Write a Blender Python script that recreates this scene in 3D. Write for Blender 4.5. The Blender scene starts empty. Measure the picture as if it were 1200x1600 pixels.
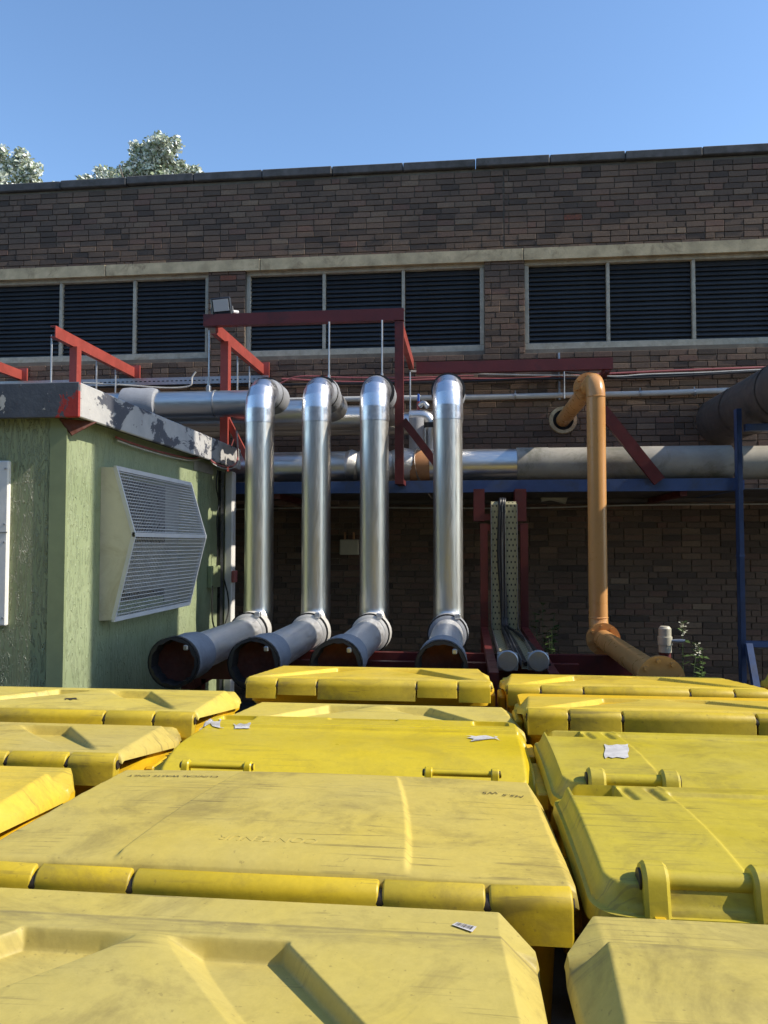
import bpy, math, random
import numpy as np
from mathutils import Vector, Matrix
random.seed(11)
R = math.radians
scene = bpy.context.scene
COL = scene.collection

# ------------------------------------------------------------------ camera
EYE = Vector((0.0, 0.0, 2.0))
FPX, CX, CY = 1202.0, 600.0, 800.0
YAW = math.atan(127.0 / FPX)
PITCH = math.atan(50.0 / FPX)
cam_data = bpy.data.cameras.new('camera')
cam = bpy.data.objects.new('camera', cam_data)
COL.objects.link(cam)
cam.location = EYE
cam.rotation_euler = (math.pi / 2 + PITCH, 0, YAW)
cam_data.sensor_width = 36.0
cam_data.sensor_fit = 'AUTO'
cam_data.lens = 36.0 * FPX / 1600.0
cam_data.clip_start = 0.02
cam_data.clip_end = 3000
scene.camera = cam

# ------------------------------------------------------------------ light
SUN_EL, SUN_AZ = 40.0, 3.2          # height; degrees from the wall's line towards the camera
world = bpy.data.worlds.new('World')
scene.world = world
world.use_nodes = True
wn = world.node_tree.nodes
sky = wn.new('ShaderNodeTexSky')
sky.sky_type = 'NISHITA'
sky.sun_disc = False
sky.sun_elevation = R(SUN_EL)
sky.sun_rotation = R(90 + SUN_AZ)
sky.air_density = 1.0
sky.dust_density = 0.3
sky.ozone_density = 2.2
wn['Background'].inputs['Strength'].default_value = 0.15
hs = wn.new('ShaderNodeHueSaturation')
hs.inputs['Saturation'].default_value = 1.08
world.node_tree.links.new(sky.outputs[0], hs.inputs['Color'])
world.node_tree.links.new(hs.outputs[0], wn['Background'].inputs['Color'])
sl = bpy.data.lights.new('sun', 'SUN')
sl.energy = 3.7
sl.angle = R(0.53)
sl.color = (1.0, 0.91, 0.77)
sun = bpy.data.objects.new('sun', sl)
COL.objects.link(sun)
sdir = Vector((math.cos(R(SUN_EL)) * math.cos(R(SUN_AZ)), -math.cos(R(SUN_EL)) * math.sin(R(SUN_AZ)), math.sin(R(SUN_EL))))
sun.rotation_euler = sdir.to_track_quat('Z', 'Y').to_euler()
sun.location = (6, -2, 9)
scene.view_settings.view_transform = 'Standard'
scene.view_settings.look = 'None'
scene.view_settings.exposure = 0.75
scene.view_settings.gamma = 1.0
scene.view_settings.use_curve_mapping = False

# ------------------------------------------------------------------ pixel -> place
CAMROT = cam.rotation_euler.to_matrix()
def ray(px, py):
    return CAMROT @ Vector(((px - CX) / FPX, -(py - CY) / FPX, -1.0))
def onY(px, py, Y):
    d = ray(px, py); return EYE + d * (Y / d.y)
def onX(px, py, X):
    d = ray(px, py); return EYE + d * (X / d.x)
def onZ(px, py, Z):
    d = ray(px, py); return EYE + d * ((Z - EYE.z) / d.z)

# ------------------------------------------------------------------ materials
MATS = {}
class NT:
    def __init__(s, name):
        s.m = bpy.data.materials.new(name); s.m.use_nodes = True
        s.n = s.m.node_tree.nodes; s.l = s.m.node_tree.links
        s.b = s.n['Principled BSDF']
        MATS[name] = s.m
    def new(s, t, **kw):
        n = s.n.new(t)
        for k, v in kw.items():
            if k.startswith('i_'): n.inputs[k[2:].replace('_', ' ')].default_value = v
            else: setattr(n, k, v)
        return n
    def link(s, a, b): s.l.new(a, b)
    def coord(s, kind='Object', scale=(1, 1, 1)):
        tc = s.new('ShaderNodeTexCoord'); mp = s.new('ShaderNodeMapping')
        mp.inputs['Scale'].default_value = scale
        s.link(tc.outputs[kind], mp.inputs['Vector']); return mp.outputs[0]
    def noise(s, vec, scale, detail=6, rough=.6, dist=0):
        n = s.new('ShaderNodeTexNoise'); n.inputs['Scale'].default_value = scale
        n.inputs['Detail'].default_value = detail; n.inputs['Roughness'].default_value = rough
        n.inputs['Distortion'].default_value = dist
        s.link(vec, n.inputs['Vector']); return n.outputs['Fac']
    def ramp(s, fac, stops, interp='LINEAR'):
        r = s.new('ShaderNodeValToRGB'); r.color_ramp.interpolation = interp
        e = r.color_ramp.elements
        while len(e) < len(stops): e.new(0.5)
        for i, (p, c) in enumerate(stops):
            e[i].position = p
            e[i].color = tuple(c) + (1,) if len(c) == 3 else c
        s.link(fac, r.inputs[0]); return r.outputs[0]
    def mix(s, fac, a, b, mode='MIX'):
        m = s.new('ShaderNodeMix', data_type='RGBA', blend_type=mode)
        for v, i in ((fac, 0), (a, 6), (b, 7)):
            if hasattr(v, 'is_output') or isinstance(v, bpy.types.NodeSocket): s.link(v, m.inputs[i])
            else: m.inputs[i].default_value = v if i == 0 else (tuple(v) + (1,) if len(v) == 3 else v)
        return m.outputs[2]
    def math(s, op, a, b=0.0, clamp=False):
        m = s.new('ShaderNodeMath', operation=op); m.use_clamp = clamp
        for v, i in ((a, 0), (b, 1)):
            if isinstance(v, bpy.types.NodeSocket): s.link(v, m.inputs[i])
            else: m.inputs[i].default_value = v
        return m.outputs[0]
    def bump(s, h, strength=.3, dist=.01):
        b = s.new('ShaderNodeBump'); b.inputs['Strength'].default_value = strength; b.inputs['Distance'].default_value = dist
        s.link(h, b.inputs['Height']); s.link(b.outputs[0], s.b.inputs['Normal'])
    def set(s, **kw):
        for k, v in kw.items():
            k = k.replace('_', ' ')
            if isinstance(v, bpy.types.NodeSocket): s.link(v, s.b.inputs[k])
            else: s.b.inputs[k].default_value = tuple(v) + (1,) if isinstance(v, tuple) and len(v) == 3 else v
        return s

def paint(name, c, rough=.45, metal=0.0, var=.25, scale=6, rust=0.0, bump=.15, dirt=None):
    t = NT(name); v = t.coord()
    n = t.noise(v, scale, 8, .65)
    dk = tuple(x * (1 - var) for x in c); lt = tuple(min(1, x * (1 + var * .6)) for x in c)
    col = t.ramp(n, [(.3, dk), (.7, lt)])
    if dirt:
        n3 = t.noise(v, scale * .7, 10, .75, .6)
        col = t.mix(t.ramp(n3, [(.52, (0, 0, 0)), (.72, (1, 1, 1))]), col, dirt)
    if rust:
        n2 = t.noise(v, scale * 2.3, 10, .7)
        col = t.mix(t.ramp(n2, [(1 - rust, (0, 0, 0)), (1 - rust + .06, (1, 1, 1))]), col, (.12, .045, .02))
    rg = t.ramp(t.noise(v, scale * 3, 5), [(.3, (rough * .8,) * 3), (.7, (min(1, rough * 1.25),) * 3)])
    t.set(Base_Color=col, Roughness=rg, Metallic=metal)
    if bump: t.bump(t.noise(v, scale * 8, 5), bump, .004)
    return t.m

def plastic(name, clean, faded, dirtamt, rough=.42):
    t = NT(name)
    tc = t.new('ShaderNodeTexCoord'); oi = t.new('ShaderNodeObjectInfo')
    ad = t.new('ShaderNodeVectorMath', operation='ADD'); sc = t.new('ShaderNodeVectorMath', operation='SCALE')
    sc.inputs[0].default_value = (17, 31, 7); t.link(oi.outputs['Random'], sc.inputs['Scale'])
    t.link(tc.outputs['Object'], ad.inputs[0]); t.link(sc.outputs[0], ad.inputs[1])
    v = ad.outputs[0]
    col = t.mix(t.ramp(t.noise(v, 1.8, 6, .6, .4), [(.32, (0, 0, 0)), (.66, (1, 1, 1))]), clean, faded)
    # cloudy grime
    d1 = t.ramp(t.noise(v, 3.2, 12, .72, .8), [(.5, (0, 0, 0)), (.82, (1, 1, 1))])
    col = t.mix(t.math('MULTIPLY', d1, dirtamt * 1.5), col, (.15, .112, .04))
    fine = t.ramp(t.noise(v, 38, 6, .8), [(.3, (.86, .86, .86)), (.62, (1.03, 1.03, 1.03))])
    col = t.mix(.8, col, t.mix(1.0, col, fine, 'MULTIPLY'))
    # dark long scuffs
    mp = t.new('ShaderNodeMapping'); mp.inputs['Scale'].default_value = (2.0, 26, 4); mp.inputs['Rotation'].default_value = (0, 0, .25)
    t.link(v, mp.inputs['Vector'])
    s1 = t.ramp(t.noise(mp.outputs[0], 1.2, 8, .6, 1.2), [(.60, (0, 0, 0)), (.66, (1, 1, 1))])
    s1 = t.math('MULTIPLY', s1, t.ramp(t.noise(v, 2.6, 3), [(.48, (0, 0, 0)), (.58, (1, 1, 1))]))
    col = t.mix(t.math('MULTIPLY', s1, .55 * min(1, dirtamt + .3)), col, (.09, .07, .03))
    # fine scratches in two directions
    for rot_, sc_, th_ in ((.5, (1.2, 60, 3), .625), (-.9, (1.6, 75, 3), .64), (1.35, (1.4, 55, 3), .65)):
        mq = t.new('ShaderNodeMapping'); mq.inputs['Scale'].default_value = sc_; mq.inputs['Rotation'].default_value = (0, 0, rot_)
        t.link(v, mq.inputs['Vector'])
        sk = t.ramp(t.noise(mq.outputs[0], 1.5, 4, .5, .5), [(th_, (0, 0, 0)), (th_ + .015, (1, 1, 1))])
        sk = t.math('MULTIPLY', sk, t.ramp(t.noise(v, 3.7, 3), [(.5, (0, 0, 0)), (.6, (1, 1, 1))]))
        col = t.mix(t.math('MULTIPLY', sk, .38 * min(1, dirtamt + .25)), col, (.12, .09, .04))
    # rubbed grey patches
    rb_ = t.ramp(t.noise(v, 1.3, 10, .78, 1.5), [(.58, (0, 0, 0)), (.70, (1, 1, 1))])
    col = t.mix(t.math('MULTIPLY', rb_, .30 * dirtamt), col, (.30, .235, .10))
    # specks
    s2 = t.ramp(t.noise(v, 70, 2, .5), [(.69, (0, 0, 0)), (.73, (1, 1, 1))])
    col = t.mix(t.math('MULTIPLY', s2, .5 * dirtamt), col, (.1, .07, .03))
    rg = t.ramp(t.noise(v, 5, 8, .7), [(.3, (rough * .8,) * 3), (.7, (min(1, rough * 1.4),) * 3)])
    t.set(Base_Color=col, Roughness=rg)
    t.b.inputs['Specular IOR Level'].default_value = .42
    h = t.math('ADD', t.noise(v, 6, 4), t.math('MULTIPLY', t.noise(v, 120, 3), .08))
    t.bump(h, .22, .012)
    return t.m

def metal(name, c, rough, scale=(1, 1, 1), bump=.05, var=.12, mott=0.0):
    t = NT(name); v = t.coord('Object', scale)
    v1 = t.coord('Object')
    n = t.noise(v, 9, 6)
    col = t.ramp(n, [(.3, tuple(x * (1 - var) for x in c)), (.7, c)])
    if mott:
        col = t.mix(t.math('MULTIPLY', t.ramp(t.noise(v1, 4, 10, .75), [(.45, (0, 0, 0)), (.7, (1, 1, 1))]), mott), col, tuple(x * .45 for x in c))
    rg = t.ramp(t.noise(v, 14, 6), [(.3, (rough * .75,) * 3), (.7, (rough * 1.25,) * 3)])
    t.set(Base_Color=col, Metallic=1.0, Roughness=rg)
    t.bump(t.math('ADD', t.noise(v, 30, 3), t.math('MULTIPLY', t.noise(v1, 3, 2), 1.5)), bump, .004)
    return t.m

plastic('bin_faded', (.60, .47, .075), (.53, .43, .105), .55, .5)
plastic('bin_dusty', (.53, .405, .072), (.475, .38, .105), .65, .55)
plastic('bin_bright', (.58, .435, .008), (.55, .425, .03), .3, .33)
plastic('bin_warm', (.66, .465, .025), (.60, .45, .065), .35, .42)
plastic('bin_lime', (.51, .405, .018), (.46, .375, .055), .55, .42)
plastic('bin_body', (.68, .42, .008), (.62, .40, .018), .3, .45)
plastic('bin_knuckle', (.54, .385, .012), (.49, .37, .035), .65, .42)
plastic('bin_near', (.50, .395, .085), (.445, .365, .115), .6, .52)
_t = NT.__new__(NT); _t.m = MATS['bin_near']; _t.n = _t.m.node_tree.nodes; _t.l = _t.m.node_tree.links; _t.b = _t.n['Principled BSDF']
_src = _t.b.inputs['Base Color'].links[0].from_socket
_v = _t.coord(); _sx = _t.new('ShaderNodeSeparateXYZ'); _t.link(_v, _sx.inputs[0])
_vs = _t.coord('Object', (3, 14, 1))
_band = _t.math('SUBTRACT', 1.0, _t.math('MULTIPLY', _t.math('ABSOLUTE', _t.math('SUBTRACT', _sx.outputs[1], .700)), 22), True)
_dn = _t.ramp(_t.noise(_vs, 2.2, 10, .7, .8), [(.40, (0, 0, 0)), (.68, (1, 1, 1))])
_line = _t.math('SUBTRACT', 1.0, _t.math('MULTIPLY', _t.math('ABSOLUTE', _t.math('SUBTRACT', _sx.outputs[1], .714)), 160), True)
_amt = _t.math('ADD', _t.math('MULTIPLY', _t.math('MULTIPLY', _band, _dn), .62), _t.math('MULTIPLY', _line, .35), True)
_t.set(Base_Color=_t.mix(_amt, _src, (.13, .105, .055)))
paint('rubber', (.018, .018, .02), .6)
paint('dark_pin', (.035, .026, .018), .5)
paint('sticker_white', (.54, .52, .50), .6, var=.25, scale=30)
paint('ink', (.035, .028, .02), .6, var=.1)
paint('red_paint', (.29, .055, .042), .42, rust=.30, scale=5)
paint('red_shaded', (.115, .016, .014), .45, rust=.33, scale=5, dirt=(.04, .012, .01))  # the red paint with shade put into its colour, plus rust and dirt
paint('blue_paint', (.045, .085, .20), .5, rust=.28, scale=4, dirt=(.05, .06, .08))
paint('ochre', (.58, .29, .095), .30, var=.08, bump=.04, scale=3)
paint('galv', (.42, .43, .44), .4, .8, var=.2)
paint('conduit', (.50, .50, .48), .45, var=.15)
paint('black_cable', (.015, .015, .016), .45)
paint('pink_cable', (.34, .10, .10), .45)
paint('white_cable', (.55, .53, .48), .5)
paint('white_plastic', (.74, .73, .70), .4, var=.1)
paint('cream_box', (.52, .49, .38), .5, var=.15)
paint('cream_metal', (.60, .57, .45), .42, var=.12, scale=4, dirt=(.42, .37, .25), bump=.05)
paint('concrete', (.50, .40, .24), .9, var=.35, scale=5, dirt=(.16, .11, .06), bump=.5)
paint('coping', (.085, .082, .080), .9, var=.4, scale=6, dirt=(.035, .035, .03), bump=.5)
paint('timber_frame', (.44, .40, .31), .75, var=.25, scale=10, dirt=(.28, .23, .15), bump=.3)
paint('louvre', (.030, .034, .038), .5, var=.25, scale=7, bump=.06)
paint('dark_void', (.008, .008, .008), .9)
paint('lag_dull', (.34, .32, .27), .6, var=.25, scale=3, dirt=(.12, .12, .08), bump=.2)
paint('brown_duct', (.10, .085, .074), .55, var=.25, scale=3, dirt=(.05, .045, .04), bump=.2)
paint('jacket', (.27, .28, .30), .7, var=.15, scale=8, bump=.4)
paint('jacket_pale', (.50, .49, .46), .65, var=.15, scale=8, bump=.4)
paint('strap', (.014, .014, .015), .6)
paint('rust_end', (.085, .022, .012), .8, var=.5, scale=9, bump=.4)
paint('copper_lag', (.42, .20, .08), .5, var=.3, scale=5)
paint('leaf_green', (.07, .12, .03), .5, var=.4)
paint('stem_green', (.06, .10, .03), .6)
paint('petal', (.62, .62, .50), .6)
paint('bark', (.16, .14, .11), .9, var=.4, scale=8, bump=.6)
paint('trim_green', (.235, .28, .15), .5, var=.15, scale=4)
paint('black_plastic', (.014, .015, .018), .3)
paint('roof_felt', (.07, .07, .075), .9, var=.3)
paint('column_grey', (.28, .27, .26), .55, .3, var=.2)
paint('plate_grey', (.34, .34, .31), .5, .3, var=.25)
paint('valve_cream', (.50, .47, .36), .5, var=.2)
paint('blue_handle', (.03, .10, .40), .4)
metal('clad', (.72, .70, .65), .37, (6, 6, .6), .05, .1)
metal('clad_bright', (.78, .78, .79), .33, (1.2, 1.2, 1.2), .025, .05)
metal('clad_x', (.70, .69, .66), .38, (.6, 6, 6), .06, .12)
metal('clad_y', (.80, .80, .80), .52, (6, .6, 6), .06, .12, .15)
metal('foil', (.62, .61, .58), .35, (9, 9, 9), .9, .2)
metal('tray_zinc', (.50, .50, .50), .45, (4, 4, 4), .1, .2, .3)
t = NT('silver_leaf'); oi = t.new('ShaderNodeNewGeometry')
t.b.inputs['Transmission Weight'].default_value = 0.0
c = t.ramp(oi.outputs['Random Per Island'], [(0, (.20, .25, .12)), (.3, (.38, .43, .28)), (.6, (.60, .63, .53)), (1, (.84, .85, .80))])
t.set(Base_Color=c, Roughness=.5)
t = NT('flood_glass'); t.set(Base_Color=(.36, .37, .38), Roughness=.2)
# cabin skin: rough cast with run marks
t = NT('cabin_green'); v = t.coord('Object', (1, 1, .2)); v0 = t.coord()
col = t.ramp(t.noise(v0, 2.2, 8, .65, .4), [(.3, (.235, .285, .155)), (.7, (.315, .365, .215))])
blot = t.ramp(t.noise(v0, 9, 8, .75), [(.68, (0, 0, 0)), (.74, (1, 1, 1))])
col = t.mix(t.math('MULTIPLY', blot, .5), col, (.10, .14, .07))
runs = t.ramp(t.noise(v, 34, 3, .5, 1.3), [(.52, (0, 0, 0)), (.60, (1, 1, 1)), (.70, (.6, .6, .6))])
t.set(Base_Color=col, Roughness=.48); t.bump(runs, .75, .008)
t = NT('cabin_front'); v = t.coord('Object', (1, 1, .16)); v0 = t.coord()
col = t.ramp(t.noise(v0, 2.2, 8, .65, .4), [(.3, (.245, .285, .145)), (.7, (.325, .365, .20))])
runs = t.ramp(t.noise(v, 26, 3, .5, 2.2), [(.47, (0, 0, 0)), (.51, (1, 1, 1)), (.55, (0, 0, 0)), (.60, (.0, .0, .0)), (.64, (.8, .8, .8))])
col = t.mix(t.math('MULTIPLY', t.ramp(t.noise(v0, 14, 8, .75), [(.60, (0, 0, 0)), (.70, (1, 1, 1))]), .3), col, (.14, .17, .09))
t.set(Base_Color=col, Roughness=.42); t.bump(runs, 1.0, .012)
# peeling fascia
paint('wire_pale', (.60, .60, .60), .5, var=.1)
t = NT('fascia'); v = t.coord(); vz = t.coord('Object', (1.6, 1.6, 1.1))
base = t.ramp(t.noise(v, 6, 8, .7), [(.3, (.055, .06, .072)), (.7, (.10, .108, .125))])
n = t.noise(vz, 3.3, 12, .66, .3)
pe = t.ramp(n, [(.555, (0, 0, 0)), (.565, (1, 1, 1))])
col = t.mix(pe, base, (.50, .48, .43))
n2 = t.noise(vz, 2.6, 12, .72, .5)
rd = t.ramp(n2, [(.64, (0, 0, 0)), (.65, (1, 1, 1))])
sx = t.new('ShaderNodeSeparateXYZ'); t.link(t.new('ShaderNodeTexCoord').outputs['Object'], sx.inputs[0])
cm = t.math('ADD', t.math('ADD', sx.outputs[0], t.math('MULTIPLY', n, .9)), t.math('MULTIPLY', sx.outputs[2], -.6))
rd = t.math('MAXIMUM', rd, t.ramp(t.math('ADD', cm, 1.68), [(.44, (0, 0, 0)), (.45, (1, 1, 1))]))
col = t.mix(rd, col, (.36, .03, .02))
rs = t.ramp(t.noise(v, 16, 10, .75), [(.64, (0, 0, 0)), (.69, (1, 1, 1))])
col = t.mix(rs, col, (.10, .05, .025))
t.set(Base_Color=col, Roughness=.6); t.bump(t.math('ADD', pe, t.noise(v, 40, 4)), .35, .006)
t = NT('fascia_pale'); v = t.coord(); vz = t.coord('Object', (1, .7, 1.3))
base = t.ramp(t.noise(v, 6, 8, .7), [(.3, (.36, .36, .36)), (.7, (.50, .49, .47))])
n = t.noise(vz, 3.6, 12, .7, .5)
col = t.mix(t.ramp(n, [(.53, (0, 0, 0)), (.545, (1, 1, 1))]), base, (.075, .08, .10))
rs = t.ramp(t.noise(v, 14, 10, .75), [(.62, (0, 0, 0)), (.66, (1, 1, 1))])
col = t.mix(rs, col, (.12, .06, .03))
t.set(Base_Color=col, Roughness=.6); t.bump(t.math('ADD', n, t.noise(v, 40, 4)), .35, .006)
# brick
t = NT('brick'); g = t.new('ShaderNodeNewGeometry'); oi = t.new('ShaderNodeObjectInfo')
r = t.math('FRACT', t.math('ADD', g.outputs['Random Per Island'], t.math('MULTIPLY', oi.outputs['Random'], 7.31)))
geo = t.new('ShaderNodeNewGeometry').outputs['Position']
col = t.ramp(r, [(0, (.052, .043, .040)), (.25, (.085, .068, .060)), (.5, (.115, .088, .074)), (.72, (.100, .078, .068)), (.80, (.112, .074, .066)), (.90, (.150, .120, .098)), (.975, (.075, .060, .055)), (1, (.17, .14, .115))])
big = t.ramp(t.noise(geo, .7, 6, .6), [(.3, (.78, .78, .8)), (.7, (1.15, 1.12, 1.08))])
col = t.mix(1.0, col, big, 'MULTIPLY')
sp = t.ramp(t.noise(geo, 45, 8, .75), [(.3, (.92, .78, .62)), (.7, (1.80, 1.53, 1.20))])
col = t.mix(1.0, col, sp, 'MULTIPLY')
pl = t.ramp(t.noise(geo, 5, 12, .8), [(.62, (0, 0, 0)), (.74, (1, 1, 1))])
col = t.mix(t.math('MULTIPLY', pl, .35), col, (.22, .185, .145))
t.set(Base_Color=col, Roughness=.85); t.bump(t.noise(geo, 70, 6, .7), .6, .004)
t = NT('brick_orange'); geo = t.new('ShaderNodeNewGeometry').outputs['Position']
t.set(Base_Color=t.ramp(t.noise(geo, 40, 8), [(.35, (.075, .05, .04)), (.55, (.22, .07, .035)), (.7, (.27, .10, .05))]), Roughness=.85)
t = NT('mortar'); geo = t.new('ShaderNodeNewGeometry').outputs['Position']
t.set(Base_Color=t.ramp(t.noise(geo, 1.6, 10, .75), [(.3, (.085, .072, .058)), (.55, (.16, .137, .105)), (.75, (.28, .245, .19))]), Roughness=.95)
t.bump(t.noise(geo, 90, 5), .5, .004)
# ground
t = NT('asphalt'); geo = t.new('ShaderNodeNewGeometry').outputs['Position']
t.set(Base_Color=t.ramp(t.noise(geo, 3, 12, .75), [(.3, (.035, .034, .032)), (.7, (.075, .072, .066))]), Roughness=.9)
t.bump(t.noise(geo, 120, 4), .6, .006)
# perforated tray face
t = NT('tray_perf'); v = t.coord('UV')
bt = t.new('ShaderNodeTexBrick'); t.link(v, bt.inputs['Vector'])
bt.offset = .5; bt.inputs['Scale'].default_value = 1.0; bt.inputs['Mortar Size'].default_value = .33; bt.inputs['Mortar Smooth'].default_value = .05
bt.inputs['Brick Width'].default_value = 1.0; bt.inputs['Row Height'].default_value = 1.0
bt.inputs['Color1'].default_value = (.012, .011, .01, 1); bt.inputs['Color2'].default_value = (.012, .011, .01, 1)
bt.inputs['Mortar'].default_value = (.36, .33, .19, 1)
t.set(Base_Color=bt.outputs['Color'], Roughness=.5, Metallic=.25)

# ------------------------------------------------------------------ mesh helpers
def basis(d):
    d = d.normalized()
    up = Vector((0, 0, 1)) if abs(d.z) < .9 else Vector((0, 1, 0))
    a = d.cross(up).normalized(); return a, a.cross(d).normalized(), d
class MB:
    def __init__(s): s.v = []; s.f = []; s.uv = None
    def add(s, vs, fs):
        o = len(s.v); s.v += [tuple(p) for p in vs]; s.f += [tuple(i + o for i in f) for f in fs]; return s
    def box(s, x0, x1, y0, y1, z0, z1):
        return s.add([(x0, y0, z0), (x1, y0, z0), (x1, y1, z0), (x0, y1, z0), (x0, y0, z1), (x1, y0, z1), (x1, y1, z1), (x0, y1, z1)],
                     [(0, 3, 2, 1), (4, 5, 6, 7), (0, 1, 5, 4), (1, 2, 6, 5), (2, 3, 7, 6), (3, 0, 4, 7)])
    def bbox(s, x0, x1, y0, y1, z0, z1, b=.006):      # box with chamfered edges
        xs, ys, zs = (x0, x1), (y0, y1), (z0, z1); vs = []; idx = {}
        for i in range(2):
            for j in range(2):
                for k in range(2):
                    sx, sy, sz = (1 - 2 * i), (1 - 2 * j), (1 - 2 * k)
                    for a in range(3):
                        p = [xs[i] + sx * b, ys[j] + sy * b, zs[k] + sz * b]; p[a] = (xs[i], ys[j], zs[k])[a]
                        idx[i, j, k, a] = len(vs); vs.append(p)
        fs = []
        q = ((0, 0), (1, 0), (1, 1), (0, 1))
        for e in range(2):
            fs.append([idx[e, u, w, 0] for u, w in q]); fs.append([idx[u, e, w, 1] for u, w in q]); fs.append([idx[u, w, e, 2] for u, w in q])
        for u in range(2):
            for w in range(2):
                fs.append([idx[0, u, w, 1], idx[1, u, w, 1], idx[1, u, w, 2], idx[0, u, w, 2]])
                fs.append([idx[u, 0, w, 0], idx[u, 1, w, 0], idx[u, 1, w, 2], idx[u, 0, w, 2]])
                fs.append([idx[u, w, 0, 0], idx[u, w, 1, 0], idx[u, w, 1, 1], idx[u, w, 0, 1]])
        for i in range(2):
            for j in range(2):
                for k in range(2): fs.append([idx[i, j, k, a] for a in range(3)])
        return s.add(vs, fs)
    def beam(s, p0, p1, w, h, up=None):
        p0, p1 = Vector(p0), Vector(p1); a, b, d = basis(p1 - p0)
        vs = []
        for p in (p0, p1):
            for x, y in ((-1, -1), (1, -1), (1, 1), (-1, 1)): vs.append(p + a * x * w / 2 + b * y * h / 2)
        return s.add(vs, [(0, 3, 2, 1), (4, 5, 6, 7), (0, 1, 5, 4), (1, 2, 6, 5), (2, 3, 7, 6), (3, 0, 4, 7)])
    def channel(s, p0, p1, w, h, t=.008, side=1):     # U section, web h, flanges w
        p0, p1 = Vector(p0), Vector(p1); a, b, d = basis(p1 - p0); a = a * side
        prof = [(0, -h / 2), (w, -h / 2), (w, -h / 2 + t), (t, -h / 2 + t), (t, h / 2 - t), (w, h / 2 - t), (w, h / 2), (0, h / 2)]
        vs = [p + a * x + b * y for p in (p0, p1) for x, y in prof]; n = len(prof)
        fs = [(i, (i + 1) % n, (i + 1) % n + n, i + n) for i in range(n)] + [tuple(range(n)), tuple(range(n, 2 * n))]
        return s.add(vs, fs)
    def tube(s, path, r, n=20, caps=True):
        path = [Vector(p) for p in path]
        rs = r if isinstance(r, (list, tuple)) else [r] * len(path)
        t0 = (path[1] - path[0]).normalized(); a, b, _ = basis(t0); rings = []
        prev = t0
        for i, p in enumerate(path):
            if i == 0: tg = t0
            elif i == len(path) - 1: tg = (path[i] - path[i - 1]).normalized()
            else: tg = ((path[i] - path[i - 1]).normalized() + (path[i + 1] - path[i]).normalized()).normalized()
            q = prev.rotation_difference(tg); a = q @ a; b = q @ b; prev = tg
            rings.append([p + (a * math.cos(2 * math.pi * k / n) + b * math.sin(2 * math.pi * k / n)) * rs[i] for k in range(n)])
        vs = [v for rg in rings for v in rg]; fs = []
        for i in range(len(path) - 1):
            for k in range(n):
                k2 = (k + 1) % n
                fs.append((i * n + k, i * n + k2, (i + 1) * n + k2, (i + 1) * n + k))
        if caps:
            fs.append(tuple(range(n))[::-1]); fs.append(tuple((len(path) - 1) * n + k for k in range(n)))
        return s.add(vs, fs)
    def cyl(s, p0, p1, r, n=20, caps=True): return s.tube([p0, p1], r, n, caps)
    def extrude(s, poly, off):                         # planar polygon -> prism
        n = len(poly); off = Vector(off); vs = [Vector(p) for p in poly]; vs += [p + off for p in vs]
        return s.add(vs, [tuple(range(n))[::-1], tuple(range(n, 2 * n))] + [(i, (i + 1) % n, (i + 1) % n + n, i + n) for i in range(n)])
    def build(s, name, mat, parent=None, smooth=True, angle=35):
        off = Vector((0, 0, 0)); p = parent
        while p is not None: off += p.location; p = p.parent
        me = bpy.data.meshes.new(name)
        me.from_pydata([(v[0] - off.x, v[1] - off.y, v[2] - off.z) for v in s.v], [], s.f)
        finish(me, smooth, angle)
        me.materials.append(MATS[mat])
        return link(name, me, parent)
def finish(me, smooth=True, angle=35):
    import bmesh
    bm = bmesh.new(); bm.from_mesh(me); bmesh.ops.recalc_face_normals(bm, faces=bm.faces); bm.to_mesh(me); bm.free()
    if smooth:
        me.polygons.foreach_set('use_smooth', [True] * len(me.polygons)); me.set_sharp_from_angle(angle=R(angle))
def link(name, me, parent=None):
    o = bpy.data.objects.new(name, me); COL.objects.link(o)
    if parent is not None: o.parent = parent
    return o
def tag(o, label, cat, group=None):
    o['label'] = label; o['category'] = cat
    if group: o['group'] = group
    return o
def thing(name, loc, label, cat, group=None, rz=0):
    o = bpy.data.objects.new(name, None); COL.objects.link(o); o.location = loc; o.rotation_euler = (0, 0, rz)
    o.empty_display_size = .2
    return tag(o, label, cat, group)
def bend(pts, rad, n=10):
    pts = [Vector(p) for p in pts]; out = [pts[0]]
    for i in range(1, len(pts) - 1):
        p, a, b = pts[i], (pts[i - 1] - pts[i]).normalized(), (pts[i + 1] - pts[i]).normalized()
        ang = a.angle(b); L = rad / math.tan(ang / 2); c = p + (a + b).normalized() * (rad / math.sin(ang / 2))
        s0, e0 = p + a * L - c, p + b * L - c
        for k in range(n + 1):
            u = k / n; th = s0.angle(e0)
            out.append(c + (s0 * math.sin((1 - u) * th) + e0 * math.sin(u * th)) / math.sin(th))
    out.append(pts[-1]); return out

# ------------------------------------------------------------------ ground
YW = 9.58                                   # face of the brick wall
m = MB(); m.add([(-400, -400, 0), (400, -400, 0), (400, 400, 0), (-400, 400, 0)], [(0, 1, 2, 3)])
g = m.build('ground', 'asphalt'); g['kind'] = 'structure'

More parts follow.
